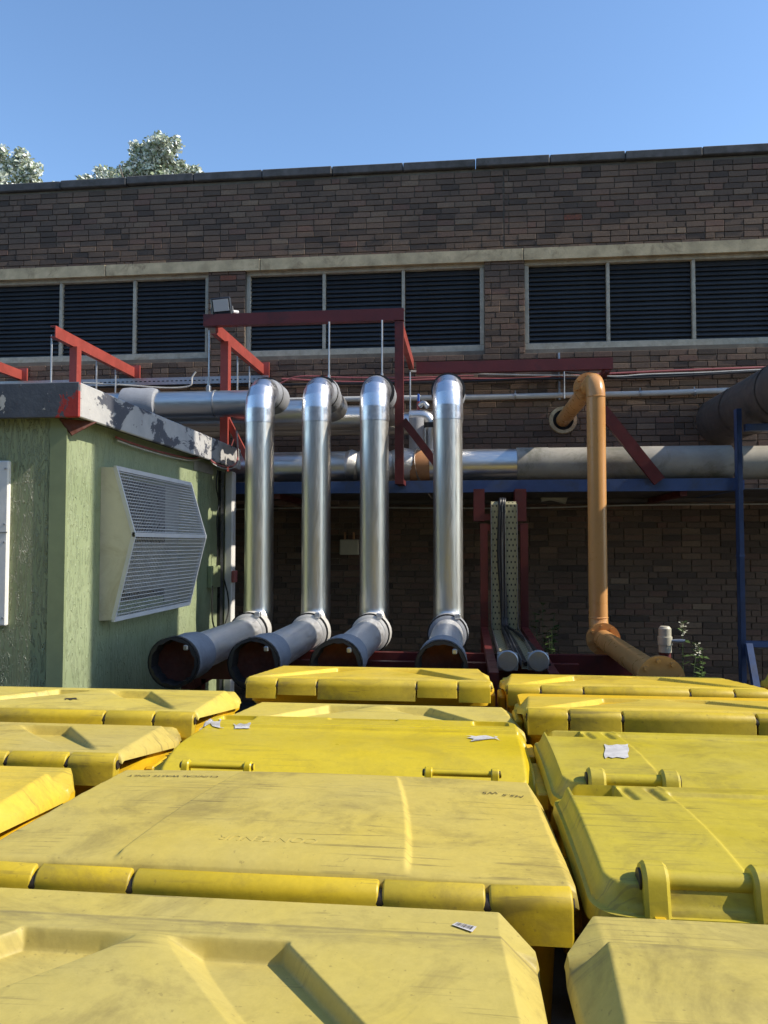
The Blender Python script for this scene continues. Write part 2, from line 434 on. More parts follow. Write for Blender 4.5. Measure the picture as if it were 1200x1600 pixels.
# ------------------------------------------------------------------ brick building
ztop = onY(600, 259, YW).z
X0, X1 = -9.0, 7.2
bld = thing('brick_building', ((X0 + X1) / 2, YW, 0), 'long dark brown brick building with louvred window openings and concrete coping', 'building')
def wx(p): return onY(p, 480, YW).x
zt = onY(508, 418, YW).z; zs = onY(508, 554, YW).z; zb1 = onY(508, 403, YW).z
per = wx(820) - wx(383)
W2l, W2r = wx(383), wx(757)
wins = [(W2l - per, W2r - per + .0), (W2l, W2r), (W2l + per, W2r + per)]
wins[0] = (wx(325) - (W2r - W2l), wx(325))
zc0 = ztop - .10
# mortar bed with openings and the solid behind
m = MB(); yb = YW + .012; xs = [X0] + [e for w in wins for e in w] + [X1]
m.box(X0, X1, yb, yb + .25, 0, zs)
m.box(X0, X1, yb, yb + .25, zt + .003, zc0)
for i in range(0, len(xs), 2): m.box(xs[i], xs[i + 1], yb, yb + .25, zs + .001, zt + .002)
m.box(X0, X1, yb + .251, yb + 8, 0, zc0 - .05)
wall = m.build('wall', 'mortar', bld, smooth=False)
# bricks
BL, BH, CH, GAP = .215, .065, .075, .010
holes = [(w[0], w[1], zs, zt) for w in wins] + [(X0 - 1, X1 + 1, zb1, zt + .001)]
joint = wx(788); singles = []; rest = MB()
rnd = random.Random(5)
orange_px = [(345, 437), (357, 437), (893, 336)]
orange_at = [onY(a, b, YW) for a, b in orange_px]
row = 0; z = .02
full = []
while z + BH < zc0 + .02:
    spans = [[X0, X1]]
    for (a, b, c, d) in holes:
        if z + BH > c + .02 and z < d - .02:
            ns = []
            for s_ in spans:
                if b <= s_[0] or a >= s_[1]: ns.append(s_)
                else:
                    if a > s_[0]: ns.append([s_[0], a])
                    if b < s_[1]: ns.append([b, s_[1]])
            spans = ns
    if zb1 < z + BH and z > zt - .0:   # upper field: movement joint
        spans = [q for s_ in spans for q in (([s_[0], joint - .006], [joint + .006, s_[1]]) if s_[0] < joint < s_[1] else (s_,))]
    x = X0 - (row % 2) * .1125 - rnd.choice((0, 0, 0, .056)); 
    seq = []
    while x < X1:
        L = BL if rnd.random() > .13 else .1025
        seq.append((x, x + L)); x += L + GAP
    ztop_c = min(z + BH, zc0)
    for s_ in spans:
        for (a, b) in seq:
            a2, b2 = max(a, s_[0] + .003), min(b, s_[1] - .003)
            if b2 - a2 < .03: continue
            full.append((a2, b2, z, ztop_c, abs((b2 - a2) - BL) < .001 and ztop_c - z > BH - .001))
    row += 1; z += CH
def bdist(f):
    p = Vector(((f[0] + f[1]) / 2, YW, (f[2] + f[3]) / 2)); return (p - EYE).length
cands = []
for f in full:
    cx, cz = (f[0] + f[1]) / 2, (f[2] + f[3]) / 2
    d = CAMROT.transposed() @ (Vector((cx, YW, cz)) - EYE)
    u, v = CX + FPX * d.x / -d.z, CY - FPX * d.y / -d.z
    if f[4] and 5 < u < 1195 and (245 < v < 400 or (545 < v < 690 and u > 735 and u < 1080) or (545 < v < 600)): cands.append((bdist(f), f))
cands.sort(key=lambda q: q[0]); pick = set(id(q[1]) for q in cands[:300])
me_b = bpy.data.meshes.new('brick'); mm = MB(); mm.bbox(-BL / 2, BL / 2, -.008, .02, -BH / 2, BH / 2, .003)
me_b.from_pydata(mm.v, [], mm.f); finish(me_b, False); me_b.materials.append(MATS['brick'])
me_o = me_b.copy(); me_o.materials.clear(); me_o.materials.append(MATS['brick_orange'])
for f in full:
    cx, cz = (f[0] + f[1]) / 2, (f[2] + f[3]) / 2
    dy = rnd.uniform(-.003, .003)
    isor = any(f[0] - .01 < p.x < f[1] + .01 and f[2] - .006 < p.z < f[3] + .006 for p in orange_at)
    if id(f) in pick or (isor and f[4]):
        o = link('brick', me_o if isor else me_b, wall)
        o.location = Vector((cx, YW + .004 + dy, cz)) - bld.location
        o.rotation_euler = (0, rnd.uniform(-.006, .006), rnd.uniform(-.008, .008))
    else:
        rest.bbox(f[0], f[1], YW - .004 + dy, YW + .02, f[2] + rnd.uniform(-.002, .001), f[3] + rnd.uniform(-.001, .002), .003)
o = rest.build('brickwork', 'brick', wall, smooth=False); o['kind'] = 'stuff'
# concrete band over the windows, in lengths
xx = X0
for L in (2.4, 1.9, wx(383) - X0 - 4.3 + .2, 3.35, 3.2, 3.3, 9):
    e = min(xx + L, X1)
    if e - xx < .05: break
    MB().bbox(xx + .003, e - .003, YW - .028, YW + .1, zb1 + .004, zt - .002, .008).build('lintel', 'concrete', bld, smooth=False); xx = e
# coping stones
xx = X0; rnd2 = random.Random(3)
while xx < X1 - .1:
    e = min(xx + .915, X1); dz = rnd2.uniform(-.008, .008)
    MB().bbox(xx + .004, e - .004, YW - .05 + rnd2.uniform(-.008, .008), YW + .32, zc0 + .002 + dz, ztop + dz + .008, .01).build('coping_stone', 'coping', bld, smooth=False); xx = e
MB().box(X0, X1, YW + .35, YW + 8.2, zc0 - .25, zc0 - .12).build('roof', 'roof_felt', bld, smooth=False)
# louvred windows
slat_me = None
for wi, (a, b) in enumerate(wins):
    w = MB(); fr = .055; y0, y1 = YW + .045, YW + .13
    w.bbox(a, b, y0, y1, zs, zs + .085); w.bbox(a, b, y0 + .002, y1, zt - .055, zt)
    w.bbox(a, a + fr, y0 + .004, y1 - .002, zs + .086, zt - .056); w.bbox(b - fr, b, y0 + .004, y1 - .002, zs + .086, zt - .056)
    pw = (b - a) / 3
    for k in (1, 2): w.bbox(a + pw * k - .02, a + pw * k + .02, y0 + .006, y1 - .002, zs + .086, zt - .056)
    win = w.build('window', 'timber_frame', bld, smooth=False)
    MB().box(a, b, YW + .21, YW + .215, zs, zt).build('backing', 'dark_void', win, smooth=False)
    nsl = 17; zlo, zhi = zs + .09, zt - .06; st = (zhi - zlo) / nsl; half = pw / 2 - .028
    if slat_me is None:
        q = MB(); q.add([(-half, -.040, -.046), (half, -.040, -.046), (half, .022, .052), (-half, .022, .052),
                         (-half, -.044, -.038), (half, -.044, -.038), (half, .016, .056), (-half, .016, .056)],
                        [(0, 3, 2, 1), (4, 5, 6, 7), (0, 1, 5, 4), (1, 2, 6, 5), (2, 3, 7, 6), (3, 0, 4, 7)])
        slat_me = bpy.data.meshes.new('slat'); slat_me.from_pydata(q.v, [], q.f); finish(slat_me, False); slat_me.materials.append(MATS['louvre'])
    for k in range(3):
        for j in range(nsl):
            o = link('slat', slat_me, win)
            o.location = Vector((a + pw * (k + .5), YW + .125, zlo + st * (j + .5))) - bld.location
            o.rotation_euler = (rnd.uniform(-.03, .03), rnd.uniform(-.003, .003), 0)

# ------------------------------------------------------------------ green cabin
XC = -2.45; YC0 = onX(100, 850, XC).y; YC1 = onX(352, 850, XC).y
ZE = onX(100, 652, XC).z                     # underside of fascia
cab = thing('green_cabin', (XC, YC0, 0), 'pale green rendered plant cabin with peeling fascia and white louvre hood', 'cabin')
XL = XC - 4.6
MB().box(XL, XC, YC0, YC1, .12, ZE + .02).build('wall', 'cabin_green', cab, smooth=False)
MB().box(XL + .03, XC - .03, YC0 + .03, YC1 - .03, 0, .119).build('plinth', 'concrete', cab, smooth=False)
OV, OVS, FH = .07, .13, .205
MB().bbox(XL - .1, XC + OVS, YC0 - OV - .02, YC0 - OV, ZE - .012, ZE + FH).build('fascia_board', 'fascia', cab, smooth=False)
p = MB().bbox(XC + OVS - .02, XC + OVS + .002, YC0 - OV + .001, YC1 + .08, ZE - .010, ZE + FH - .002).build('fascia_board', 'fascia_pale', cab, smooth=False)
MB().box(XL, XC + OVS - .021, YC0 - OV + .001, YC1 + .07, ZE + .021, ZE + FH - .02).build('roof', 'roof_felt', cab, smooth=False)
MB().box(XL + .01, XC - .0955, YC0 - .006, YC0 - .0006, .13, ZE + .01).build('rendered_face', 'cabin_front', cab, smooth=False)
# corner trims
m = MB(); m.box(XC - .095, XC + .012, YC0 - .012, YC0 - .0005, .12, ZE + .015); m.box(XC + .0005, XC + .0125, YC0 - .0118, YC0 + .014, .12, ZE + .015)
m.build('corner_trim', 'trim_green', cab, smooth=False)
# loose bracket under the corner
c0 = Vector((XC + .03, YC0 - .03, ZE - .012))
MB().extrude([c0 + Vector((-.06, 0, 0)), c0 + Vector((.10, .16, 0)), c0 + Vector((0, .04, -.10))], (.012, -.012, .004)).build('soffit_bracket', 'rust_end', cab, smooth=False)
# white panel on the front
pr = onY(16, 720, YC0 - .02); pb = onY(10, 978, YC0 - .02)
pan = MB().bbox(pr.x - 1.2, pr.x, YC0 - .035, YC0 - .001, pb.z, pr.z, .008).build('door_panel', 'white_plastic', cab, smooth=False)
m = MB(); zm = onY(12, 832, YC0).z; m.box(pr.x - 1.2, pr.x - .001, YC0 - .038, YC0 - .0355, zm - .004, zm + .004)
m.build('panel_seam', 'plate_grey', pan, smooth=False)
for zz in (pr.z - .05, zm + .05, zm - .06, pb.z + .05): MB().cyl((pr.x - .02, YC0 - .04, zz), (pr.x - .02, YC0 - .034, zz), .006, 8).build('screw', 'galv', pan)
# louvre hood
ya, yb_ = onX(156, 850, XC).y, onX(318, 850, XC + .21).y - .12
ya2 = ya; yb2 = onX(300, 850, XC + .12).y
zt_, zb_ = onX(156, 729, XC).z, onX(154, 970, XC).z; zmv = (zt_ + zb_) / 2 + .06
dT, dM = .10, .235
prof = [(XC + .001, zt_), (XC + dT, zt_ - .005), (XC + dM, zmv), (XC + dT, zb_ + .005), (XC + .001, zb_)]
hood = MB()
for yy, dy in ((ya2, .012), (yb2, -.012)): hood.extrude([(x, yy, z) for x, z in prof], (0, dy, 0))
hood.box(XC + .002, XC + dT - .006, ya2 + .0125, yb2 - .0125, zt_ - .012, zt_ - .006); hood.box(XC + .002, XC + dT - .006, ya2 + .0125, yb2 - .0125, zb_ + .006, zb_ + .012)
hd = hood.build('louvre_hood', 'cream_metal', cab, smooth=False)
m = MB(); A = lambda x, y, z: Vector((x, y, z))
for yy in (ya2 + .006, yb2 - .006):
    m.beam((XC + dT, yy, zt_ - .008), (XC + dM, yy, zmv), .026, .016); m.beam((XC + dM + .001, yy, zmv), (XC + dT, yy, zb_ + .008), .026, .016)
m.beam((XC + dT, ya2, zt_ - .008), (XC + dT, yb2, zt_ - .008), .02, .03); m.beam((XC + dT, ya2, zb_ + .008), (XC + dT, yb2, zb_ + .008), .02, .03)
m.beam((XC + dM + .003, ya2 - .002, zmv), (XC + dM + .003, yb2 + .002, zmv), .02, .03)
m.build('grille_frame', 'wire_pale', hd, smooth=False)
m = MB(); wr = .0026
for (xa, za, xb, zb2) in ((XC + dT, zt_ - .01, XC + dM, zmv), (XC + dM, zmv, XC + dT, zb_ + .01)):
    n = 20
    for k in range(1, n):
        u = k / n; x, z = xa + (xb - xa) * u, za + (zb2 - za) * u
        m.beam((x, ya2 + .01, z), (x, yb2 - .01, z), wr * 1.4, wr * 2.0)
    n = 52
    for k in range(1, n):
        y = ya2 + (yb2 - ya2) * k / n; m.beam((xa - .004, y, za), (xb - .004, y, zb2), wr, wr)
m.build('wire_grille', 'wire_pale', hd, smooth=False)
# unit inside the hood
MB().bbox(XC + .002, XC + .05, ya2 + .28, yb2 - .34, zb_ + .16, zmv - .06).build('fan_unit', 'plate_grey', hd, smooth=False)
MB().box(XC + .0008, XC + .006, ya2 + .03, yb2 - .32, zb_ + .1, zt_ - .05).build('intake', 'black_plastic', hd, smooth=False)
MB().box(XC + .0008, XC + .006, yb2 - .318, yb2 - .02, zb_ + .04, zt_ - .03).build('side_plate', 'plate_grey', hd, smooth=False)
# metal plate, cables, down pipe, boxes
pA, pB = onX(303, 715, XC + .004), onX(332, 742, XC + .004)
MB().box(XC + .001, XC + .008, pA.y, pB.y, pB.z, ZE - .015).build('metal_plate', 'plate_grey', cab, smooth=False)
def spline(pts, n=8):
    pts = [Vector(p) for p in pts]; out = []
    P = [pts[0] * 2 - pts[1]] + pts + [pts[-1] * 2 - pts[-2]]
    for i in range(1, len(P) - 2):
        for k in range(n):
            u = k / n; a, b, c, d = P[i - 1], P[i], P[i + 1], P[i + 2]
            out.append(.5 * ((2 * b) + (c - a) * u + (2 * a - 5 * b + 4 * c - d) * u * u + (3 * b - a - 3 * c + d) * u ** 3))
    out.append(pts[-1]); return out
cp = [onX(x, y, XC + .03) for x, y in ((181, 683), (205, 692), (240, 703), (275, 712), (300, 716), (322, 712))]
cp += [onX(x, y, XC + .16) for x, y in ((333, 722), (350, 729), (365, 727), (371, 718), (371, 700), (369, 670))]
MB().tube(spline(cp), .008, 8).build('eave_cable', 'pink_cable', cab)
cp = [q + Vector((.01, 0, -.022)) for q in cp]
MB().tube(spline(cp), .005, 6).build('eave_cable', 'white_cable', cab)
yd = YC1 - .09
MB().bbox(XC + .02, XC + .10, yd, yd + .12, 0, ZE - .04, .01).build('down_pipe', 'white_plastic', cab, smooth=False)
yq = onX(330, 850, XC).y
MB().bbox(XC + .002, XC + .05, yq - .12, yq + .14, onX(330, 918, XC).z, onX(330, 884, XC).z, .006).build('junction_box', 'trim_green', cab, smooth=False)
MB().bbox(XC + .1005, XC + .14, yd - .02, yd + .06, onX(350, 912, XC + .1).z, onX(350, 893, XC + .1).z, .006).build('socket_box', 'pink_cable', cab, smooth=False)
MB().box(XC + .002, XC + .03, yd - .16, yd - .07, .12, ZE - .05).build('cable_trunking', 'black_plastic', cab, smooth=False)
pts = [onX(a, b, XC + .15) for a, b in ((350, 905), (356, 930), (357, 955), (350, 978), (342, 985), (333, 975), (331, 945), (332, 915))]
MB().tube(spline(pts), .007, 8).build('hanging_cable', 'black_cable', cab)
pts = [onX(a, b, XC + .06) for a, b in ((340, 735), (338, 760), (342, 785), (339, 810), (340, 850), (339, 885))]
MB().tube(spline(pts), .007, 8).build('hanging_cable', 'black_cable', cab)

# ------------------------------------------------------------------ insulated pipes
YP = 6.95; RP = .132; ZH = onY(300, 632, 7.66).z; ZL = onY(398, 984, 6.8).z; YE = 4.87
px_r = [405, 494, 585, 700]; hy = [7.66, 8.2, 8.66, 9.16]
names = ['nearest the green cabin', 'second from the green cabin', 'third from the green cabin, left of the red post', 'farthest from the green cabin, right of the red post']
pipeX = []
for i in range(4):
    x = onY(px_r[i], 800, YP).x; pipeX.append(x)
    P = thing('insulated_pipe', (x, YP, 0), 'silver clad insulated riser pipe, ' + names[i], 'pipe', 'silver insulated pipes rising to the wall')
    rb = .20
    MB().cyl((x, YP, ZL + rb + .10), (x, YP, ZH - rb - .11), RP, 40, False).build('riser', 'clad', P)
    MB().cyl((x, YP, ZH - rb - .125), (x, YP, ZH - rb), RP + .004, 40, False).build('collar', 'clad_bright', P)
    el = bend([(x, YP, ZH - rb - .002), (x, YP, ZH), (x, YP + rb + .05, ZH)], rb, 4)
    MB().tube(el, RP + .003, 40, False).build('top_elbow', 'clad_bright', P, angle=15)
    # horizontal leg to the header
    yj = YP + rb + .04; Yh = hy[i]
    jr = [RP + .008, RP + .026, RP + .030, RP + .018, RP + .026, RP + .008]
    ys = [yj, yj + .015, yj + .1, yj + .18, yj + .28, yj + .30]
    j = MB().tube([(x + random.uniform(-.006, .006), y, ZH + random.uniform(-.005, .005)) for y in ys], jr, 28).build('joint_jacket', 'jacket', P)
    MB().tube([(x, yj - .004, ZH), (x, yj + .02, ZH)], RP + .03, 28).build('strap', 'strap', j)
    hdr = bend([(x, yj + .2, ZH), (x, Yh, ZH), (-8.2, Yh, ZH)], min(.28, Yh - yj - .21), 8)
    MB().tube(hdr, RP + .004, 32).build('header', 'clad_x', P)
    for xc in (onY(337, 640, 7.66).x, onY(97, 640, 7.66).x, -5.6):
        MB().cyl((xc - .006, Yh, ZH), (xc + .006, Yh, ZH), RP + .012, 32).build('hanger_clip', 'galv', P)
    if i == 0:
        xj = onY(222, 630, Yh).x
        MB().tube([(xj - .19, Yh, ZH), (xj - .18, Yh, ZH), (xj - .1, Yh, ZH), (xj, Yh, ZH), (xj + .12, Yh, ZH), (xj + .17, Yh, ZH), (xj + .18, Yh, ZH)],
                  [RP + .02, RP + .05, RP + .055, RP + .045, RP + .05, RP + .035, RP + .02], 28).build('joint_jacket', 'jacket', P)
    if i == 1:
        xj = x - .22
        MB().tube([(xj - .1, Yh, ZH), (xj - .09, Yh, ZH), (xj, Yh, ZH), (xj + .1, Yh, ZH)], [RP + .02, RP + .06, RP + .05, RP + .05], 28).build('joint_jacket', 'jacket', P)
    # foot
    el = bend([(x, YP, ZL + rb + .11), (x, YP, ZL), (x, YP - rb - .08, ZL)], rb, 6)
    MB().tube(el, RP + .002, 40, False).build('base_elbow', 'clad', P)
    yk = YP - rb - .05
    k_ = MB().tube([(x, yk + .12, ZL + .02), (x, yk + .10, ZL + .015), (x + .004, yk + .03, ZL), (x - .003, yk - .05, ZL - .002), (x, yk - .1, ZL), (x, yk - .11, ZL)],
              [RP + .004, RP + .03, RP + .045, RP + .035, RP + .03, RP + .008], 26).build('joint_jacket', 'jacket_pale' if i < 3 else 'jacket', P)
    MB().tube([(x, yk - .095, ZL), (x, yk - .07, ZL)], RP + .042, 28).build('strap', 'strap', k_)
    MB().bbox(x + .06, x + .11, yk - .112, yk - .06, ZL + RP + .0, ZL + RP + .045, .006).build('buckle', 'galv', k_)
    MB().cyl((x, yk - .1, ZL), (x, YE + .1, ZL), RP, 40, False).build('lower_run', 'clad_y', P)
    sv = MB().tube([(x, YE + .42, ZL), (x, YE + .41, ZL), (x, YE + .3, ZL), (x, YE + .16, ZL), (x, YE + .03, ZL), (x, YE, ZL)],
              [RP + .005, RP + .022, RP + .03, RP + .024, RP + .034, RP + .03], 28, False).build('end_sleeve', 'jacket', P)
    sv2 = MB().tube([(x, YE - .004, ZL), (x, YE + .035, ZL)], RP + .039, 28, False).build('sleeve_edge', 'strap', sv)
    nn = 30; m = MB(); rr2 = random.Random(i + 40); wob = [rr2.uniform(-.008, .008) for _ in range(nn)]
    for (ra, yy) in ((RP + .034, YE - .001), (RP + .012, YE - .006), (RP - .002, YE + .099)):
        m.v += [(x + math.cos(2 * math.pi * k / nn) * (ra + (wob[k] if ra < RP + .02 else 0)), yy, ZL + math.sin(2 * math.pi * k / nn) * (ra + (wob[k] if ra < RP + .02 else 0))) for k in range(nn)]
    m.f += [(a_ * nn + k, a_ * nn + (k + 1) % nn, (a_ + 1) * nn + (k + 1) % nn, (a_ + 1) * nn + k) for a_ in range(2) for k in range(nn)]
    m.build('end_ring', 'strap', sv)
    MB().cyl((x, YE + .085, ZL), (x, YE + .12, ZL), RP + .006, 28).build('end_cap', 'rust_end', sv)
    MB().bbox(x + .07, x + .1, YE - .012, YE + .02, ZL + .08, ZL + .115, .006).build('buckle', 'galv', sv)

# ------------------------------------------------------------------ ochre gas pipe
YG = 7.2; RG = .084
xg = onY(933, 800, YG).x; zg1 = onY(929, 592, YG).z; zg0 = onY(936, 994, YG).z; YGE = 4.96
G = thing('gas_pipe', (xg, YG, 0), 'ochre painted gas pipe with bolted flanges rising into the wall', 'pipe')
rb = .17
MB().cyl((xg, YG, zg0 + rb), (xg, YG, zg1 - rb), RG, 32, False).build('riser', 'ochre', G)
MB().tube(bend([(xg, YG, zg1 - rb - .001), (xg, YG, zg1), (xg, YG + rb + .001, zg1)], rb, 10), RG + .001, 32, False).build('elbow', 'ochre', G)
MB().tube(bend([(xg, YG, zg0 + rb + .001), (xg, YG, zg0), (xg, YG - rb - .001, zg0)], rb, 10), RG + .001, 32, False).build('elbow', 'ochre', G)
MB().cyl((xg, YG + rb, zg1), (xg, YW + .1, zg1), RG, 32, False).build('wall_run', 'ochre', G)
MB().cyl((xg, YG - rb, zg0), (xg, YGE, zg0), RG, 32, False).build('floor_run', 'ochre', G)
for zz in (zg1 - rb, zg0 + rb): MB().tube([(xg, YG, zz - .006), (xg, YG, zz), (xg, YG, zz + .006)], [RG, RG + .006, RG], 32, False).build('weld', 'ochre', G)
def flange(yc, z, rr, bolts, th=.024, front=True, rot=.2):
    f = MB().cyl((xg, yc - th / 2, z), (xg, yc + th / 2, z), rr, 32).build('flange', 'ochre', G)
    for k in range(bolts):
        a = 2 * math.pi * (k + rot) / bolts; bx_, bz_ = xg + math.cos(a) * rr * .8, z + math.sin(a) * rr * .8
        MB().cyl((bx_, yc - th / 2 - .022, bz_), (bx_, yc + th / 2 + .022, bz_), .014, 6).build('bolt', 'ochre', f)
flange(YG + rb + .22, zg1, .145, 8); flange(YG + rb + .25, zg1, .145, 8)
flange(YG - rb - .05, zg0, .145, 8); flange(YG - rb - .08, zg0, .145, 8)
flange(YGE, zg0, .145, 8, .03)
# sleeve collar in the wall
n = 36; m = MB()
ring = lambda r, y: [(xg + math.cos(2 * math.pi * k / n) * r, y, zg1 + math.sin(2 * math.pi * k / n) * r) for k in range(n)]
R4 = [ring(.125, YW + .05), ring(.125, YW - .035), ring(.165, YW - .04), ring(.175, YW + .02)]
m.add([p for r_ in R4 for p in r_], [(i * n + k, i * n + (k + 1) % n, (i + 1) * n + (k + 1) % n, (i + 1) * n + k) for i in range(3) for k in range(n)])
m.build('wall_collar', 'concrete', G)
m = MB().cyl((xg, YW - .012, zg1), (xg, YW - .0125 + .01, zg1), .124, 32); m.build('sleeve_gap', 'dark_void', G)

# ------------------------------------------------------------------ blue pipe rack with its deck
YB = 7.98
xpost = onY(1161, 800, YB - .06).x
zbT, zbB = onY(900, 749, YB).z, onY(900, 768, YB).z
rack = thing('pipe_rack', (xpost, YB, 0), 'blue painted steel pipe rack with a post at the right end', 'rack')
MB().channel((-6.5, YB, (zbT + zbB) / 2), (xpost - .046, YB, (zbT + zbB) / 2), .06, zbT - zbB, .009, -1).build('beam', 'blue_paint', rack, smooth=False)
zpt = onY(1160, 640, YB).z
MB().channel((xpost, YB - .03, 0), (xpost, YB - .03, zpt), .045, .09, .008).build('post', 'blue_paint', rack, smooth=False)
MB().box(xpost - .045, xpost - .001, YB - .075, YB + .02, 0, zpt).build('post', 'blue_paint', rack, smooth=False)
MB().box(xpost - .05, xpost + .004, YB - .079, YB + .022, onY(1161, 868, YB).z - .010, onY(1161, 868, YB).z + .010).build('post_joint', 'blue_paint', rack, smooth=False)
MB().beam((xpost + .05, YB, onY(1180, 668, YB).z), (xpost + 2.6, YB, onY(1180, 668, YB).z), .06, .07).build('beam', 'blue_paint', rack, smooth=False)
zx = onY(1180, 1012, YB).z
MB().beam((xpost + .05, YB + .3, zx), (xpost + 2.6, YB + .3, zx), .06, .06).build('beam', 'blue_paint', rack, smooth=False)
MB().beam((xpost + .02, YB - .08, onY(1163, 1005, YB).z), (xpost + .02, YB - .55, 0), .06, .06).build('brace', 'blue_paint', rack, smooth=False)
MB().beam((xpost + .02, YB + .03, zbB + .06), (xpost + .02, YW - .01, zbB + .06), .06, .10).build('beam', 'blue_paint', rack, smooth=False)
for xd in np.arange(-6.5, 7.0, 1.22):  # deck; plates beyond the post are added to shade the lower wall
    MB().box(float(xd) + .003, float(xd + 1.22) - .003, YB + .065, YW - .01, zbB + .015, zbB + .025).build('deck_plate', 'brown_duct', rack, smooth=False)
for xd in (-4.6, -2.0, .6, 2.2):
    MB().beam((xd, YB + .07, zbB - .02), (xd, YW - .01, zbB - .02), .07, .06).build('joist', 'red_shaded', rack, smooth=False)
MB().beam((-4.0, YW - .15, 0), (-4.0, YW - .15, zbB - .05), .08, .08).build('post', 'blue_paint', rack, smooth=False)

# large lagged main lying on the rack
YL = 8.27; RL = .178; ZLg = zbT + RL + .006
lag = thing('lagged_main', (0, YL, ZLg), 'fat horizontal lagged pipe lying along the blue beam', 'pipe')
def lx(p): return onY(p, 722, YL - .15).x
MB().cyl((-6.4, YL, ZLg), (lx(540), YL, ZLg), RL - .012, 40).build('cladding', 'clad_x', lag)
fp = []; fr_ = []
rr = random.Random(2); x = lx(538)
while x < lx(662): fp.append((x, YL + rr.uniform(-.012, .012), ZLg + rr.uniform(-.004, .012))); fr_.append(RL + rr.uniform(-.03, .012)); x += .045
MB().tube(fp, fr_, 22).build('foil_wrap', 'foil', lag, angle=20)
MB().cyl((lx(640), YL, ZLg - .003), (lx(672), YL, ZLg - .003), RL - .006, 40).build('bare_section', 'copper_lag', lag)
MB().cyl((lx(671), YL, ZLg - .002), (lx(808), YL, ZLg - .002), RL - .004, 40).build('cladding', 'clad_x', lag)
e = [808, 857, 990, 1146]
for a, b, d in ((0, 1, .004), (1, 2, 0), (2, 3, .002)):
    MB().tube([(lx(e[a]) + .001, YL, ZLg), (lx(e[b]) + .012, YL, ZLg)], RL + d, 40).build('cladding', 'lag_dull', lag)
MB().cyl((lx(1146) + .02, YL, ZLg), (lx(1146) + .09, YL, ZLg), RL - .07, 30).build('neck', 'black_plastic', lag)
MB().cyl((lx(1146) + .09, YL, ZLg - .004), (7.0, YL, ZLg - .004), RL - .004, 40).build('cladding', 'lag_dull', lag)

# brown duct from the wall to an added out-of-view column
xd0 = onY(1118, 660, YW).x; zd0 = onY(1118, 658, YW).z; rd = .29
duct = thing('brown_duct', (xd0, YW, zd0), 'wide dark brown duct leaving the wall at the right edge', 'duct')
XF = 3.9
_ya, _yb = onX(143, 850, XC).y, onX(280, 850, XC).y
YF = (_ya + _yb) / 2 - (XF - XC) * math.tan(R(SUN_AZ)); RF = (_yb - _ya) / 2  # placed and sized so the added column's shadow falls on the cabin side
path = bend([(xd0 + .06, YW + .1, zd0), (xd0 + .06, 6.6, zd0), (XF + .2, 6.6 - .6, zd0)], .5, 8)
MB().tube(path, rd, 40).build('duct_body', 'brown_duct', duct)
for yy in (8.75, 7.7, 7.2):
    MB().tube([(xd0 + .06, yy - .03, zd0), (xd0 + .06, yy + .03, zd0)], rd + .008, 40, False).build('joint_band', 'brown_duct', duct)
occluder = thing('shadow_column', (XF, YF, 0), 'tall grey column added out of view to cast the shadow on the cabin', 'occluder')  # unseen column, added only for its shadow
MB().cyl((XF, YF, .3), (XF, YF, 8.6), RF, 48).build('shaft', 'column_grey', occluder)
MB().box(XF - .9, XF + .9, YF - .9, YF + .9, 0, .299).build('plinth', 'concrete', occluder, smooth=False)
MB().tube([(XF, YF, 8.6), (XF, YF, 8.9)], [RF + .05, RF - .12], 48).build('column_top', 'column_grey', occluder)

# ------------------------------------------------------------------ red hanger frames
ZA = onY(480, 507, 7.63).z
def arm_x(p, q): return onY(p, q, YW - .1).x
def frame_arm(par, x, y_out, h=.125, mat='red_paint', zc=None):
    z = zc if zc else ZA
    MB().channel((x, y_out, z), (x, YW - .04, z), .06, h, .009, -1).build('arm', mat, par, smooth=False)
    MB().box(x - .045, x + .07, YW - .039, YW - .012, z - .26, z + .09).build('wall_bracket', mat, par, smooth=False)
def rod(par, x, y, z1, z0):
    r_ = MB().cyl((x, y, z0), (x, y, z1), .009, 8).build('hanger_rod', 'galv', par)
    MB().cyl((x, y, z0 - .0), (x, y, z0 + .10), .015, 8).build('turnbuckle', 'galv', r_)
    MB().bbox(x - .022, x + .022, y - .03, y + .03, z0 - .03, z0 + .03, .008).build('clamp', 'galv', r_)
f0 = thing('pipe_hanger_frame', (arm_x(35, 575), 8, 0), 'red steel hanger arm cut off at the left picture edge', 'steel frame', 'red hanger frames on the wall')
frame_arm(f0, arm_x(30, 575), 7.6)
MB().beam((arm_x(30, 575) + .0, 8.0, zbT + .005), (arm_x(30, 575), 8.0, ZA - .065), .07, .09).build('post', 'red_paint', f0, smooth=False)
f1 = thing('pipe_hanger_frame', (arm_x(209, 580), 8, 0), 'bright red steel hanger arm and post above the green cabin roof', 'steel frame', 'red hanger frames on the wall')
x1 = arm_x(207, 578); frame_arm(f1, x1, 7.6)
MB().beam((x1, 8.02, zbT + .005), (x1, 8.02, ZA - .065), .085, .10).build('post', 'red_paint', f1, smooth=False)
for yy in hy: rod(f1, x1 - .075, yy, ZA - .02, ZH + RP + .03)
for yy in hy: rod(f0, arm_x(30, 575) - .075, yy, ZA - .02, ZH + RP + .03)
x2 = arm_x(410, 576)
f2 = thing('pipe_hanger_frame', (x2, 8, 0), 'long red steel frame with top beams carrying the silver pipes', 'steel frame', 'red hanger frames on the wall')
frame_arm(f2, x2, 7.66)
MB().beam((x2, 7.98, zbT + .005), (x2, 7.98, ZA - .065), .085, .10).build('post', 'red_paint', f2, smooth=False)
for yy in hy: rod(f2, x2 - .075, yy, ZA - .02, ZH + RP + .03)
xA = onY(624, 600, 7.66).x
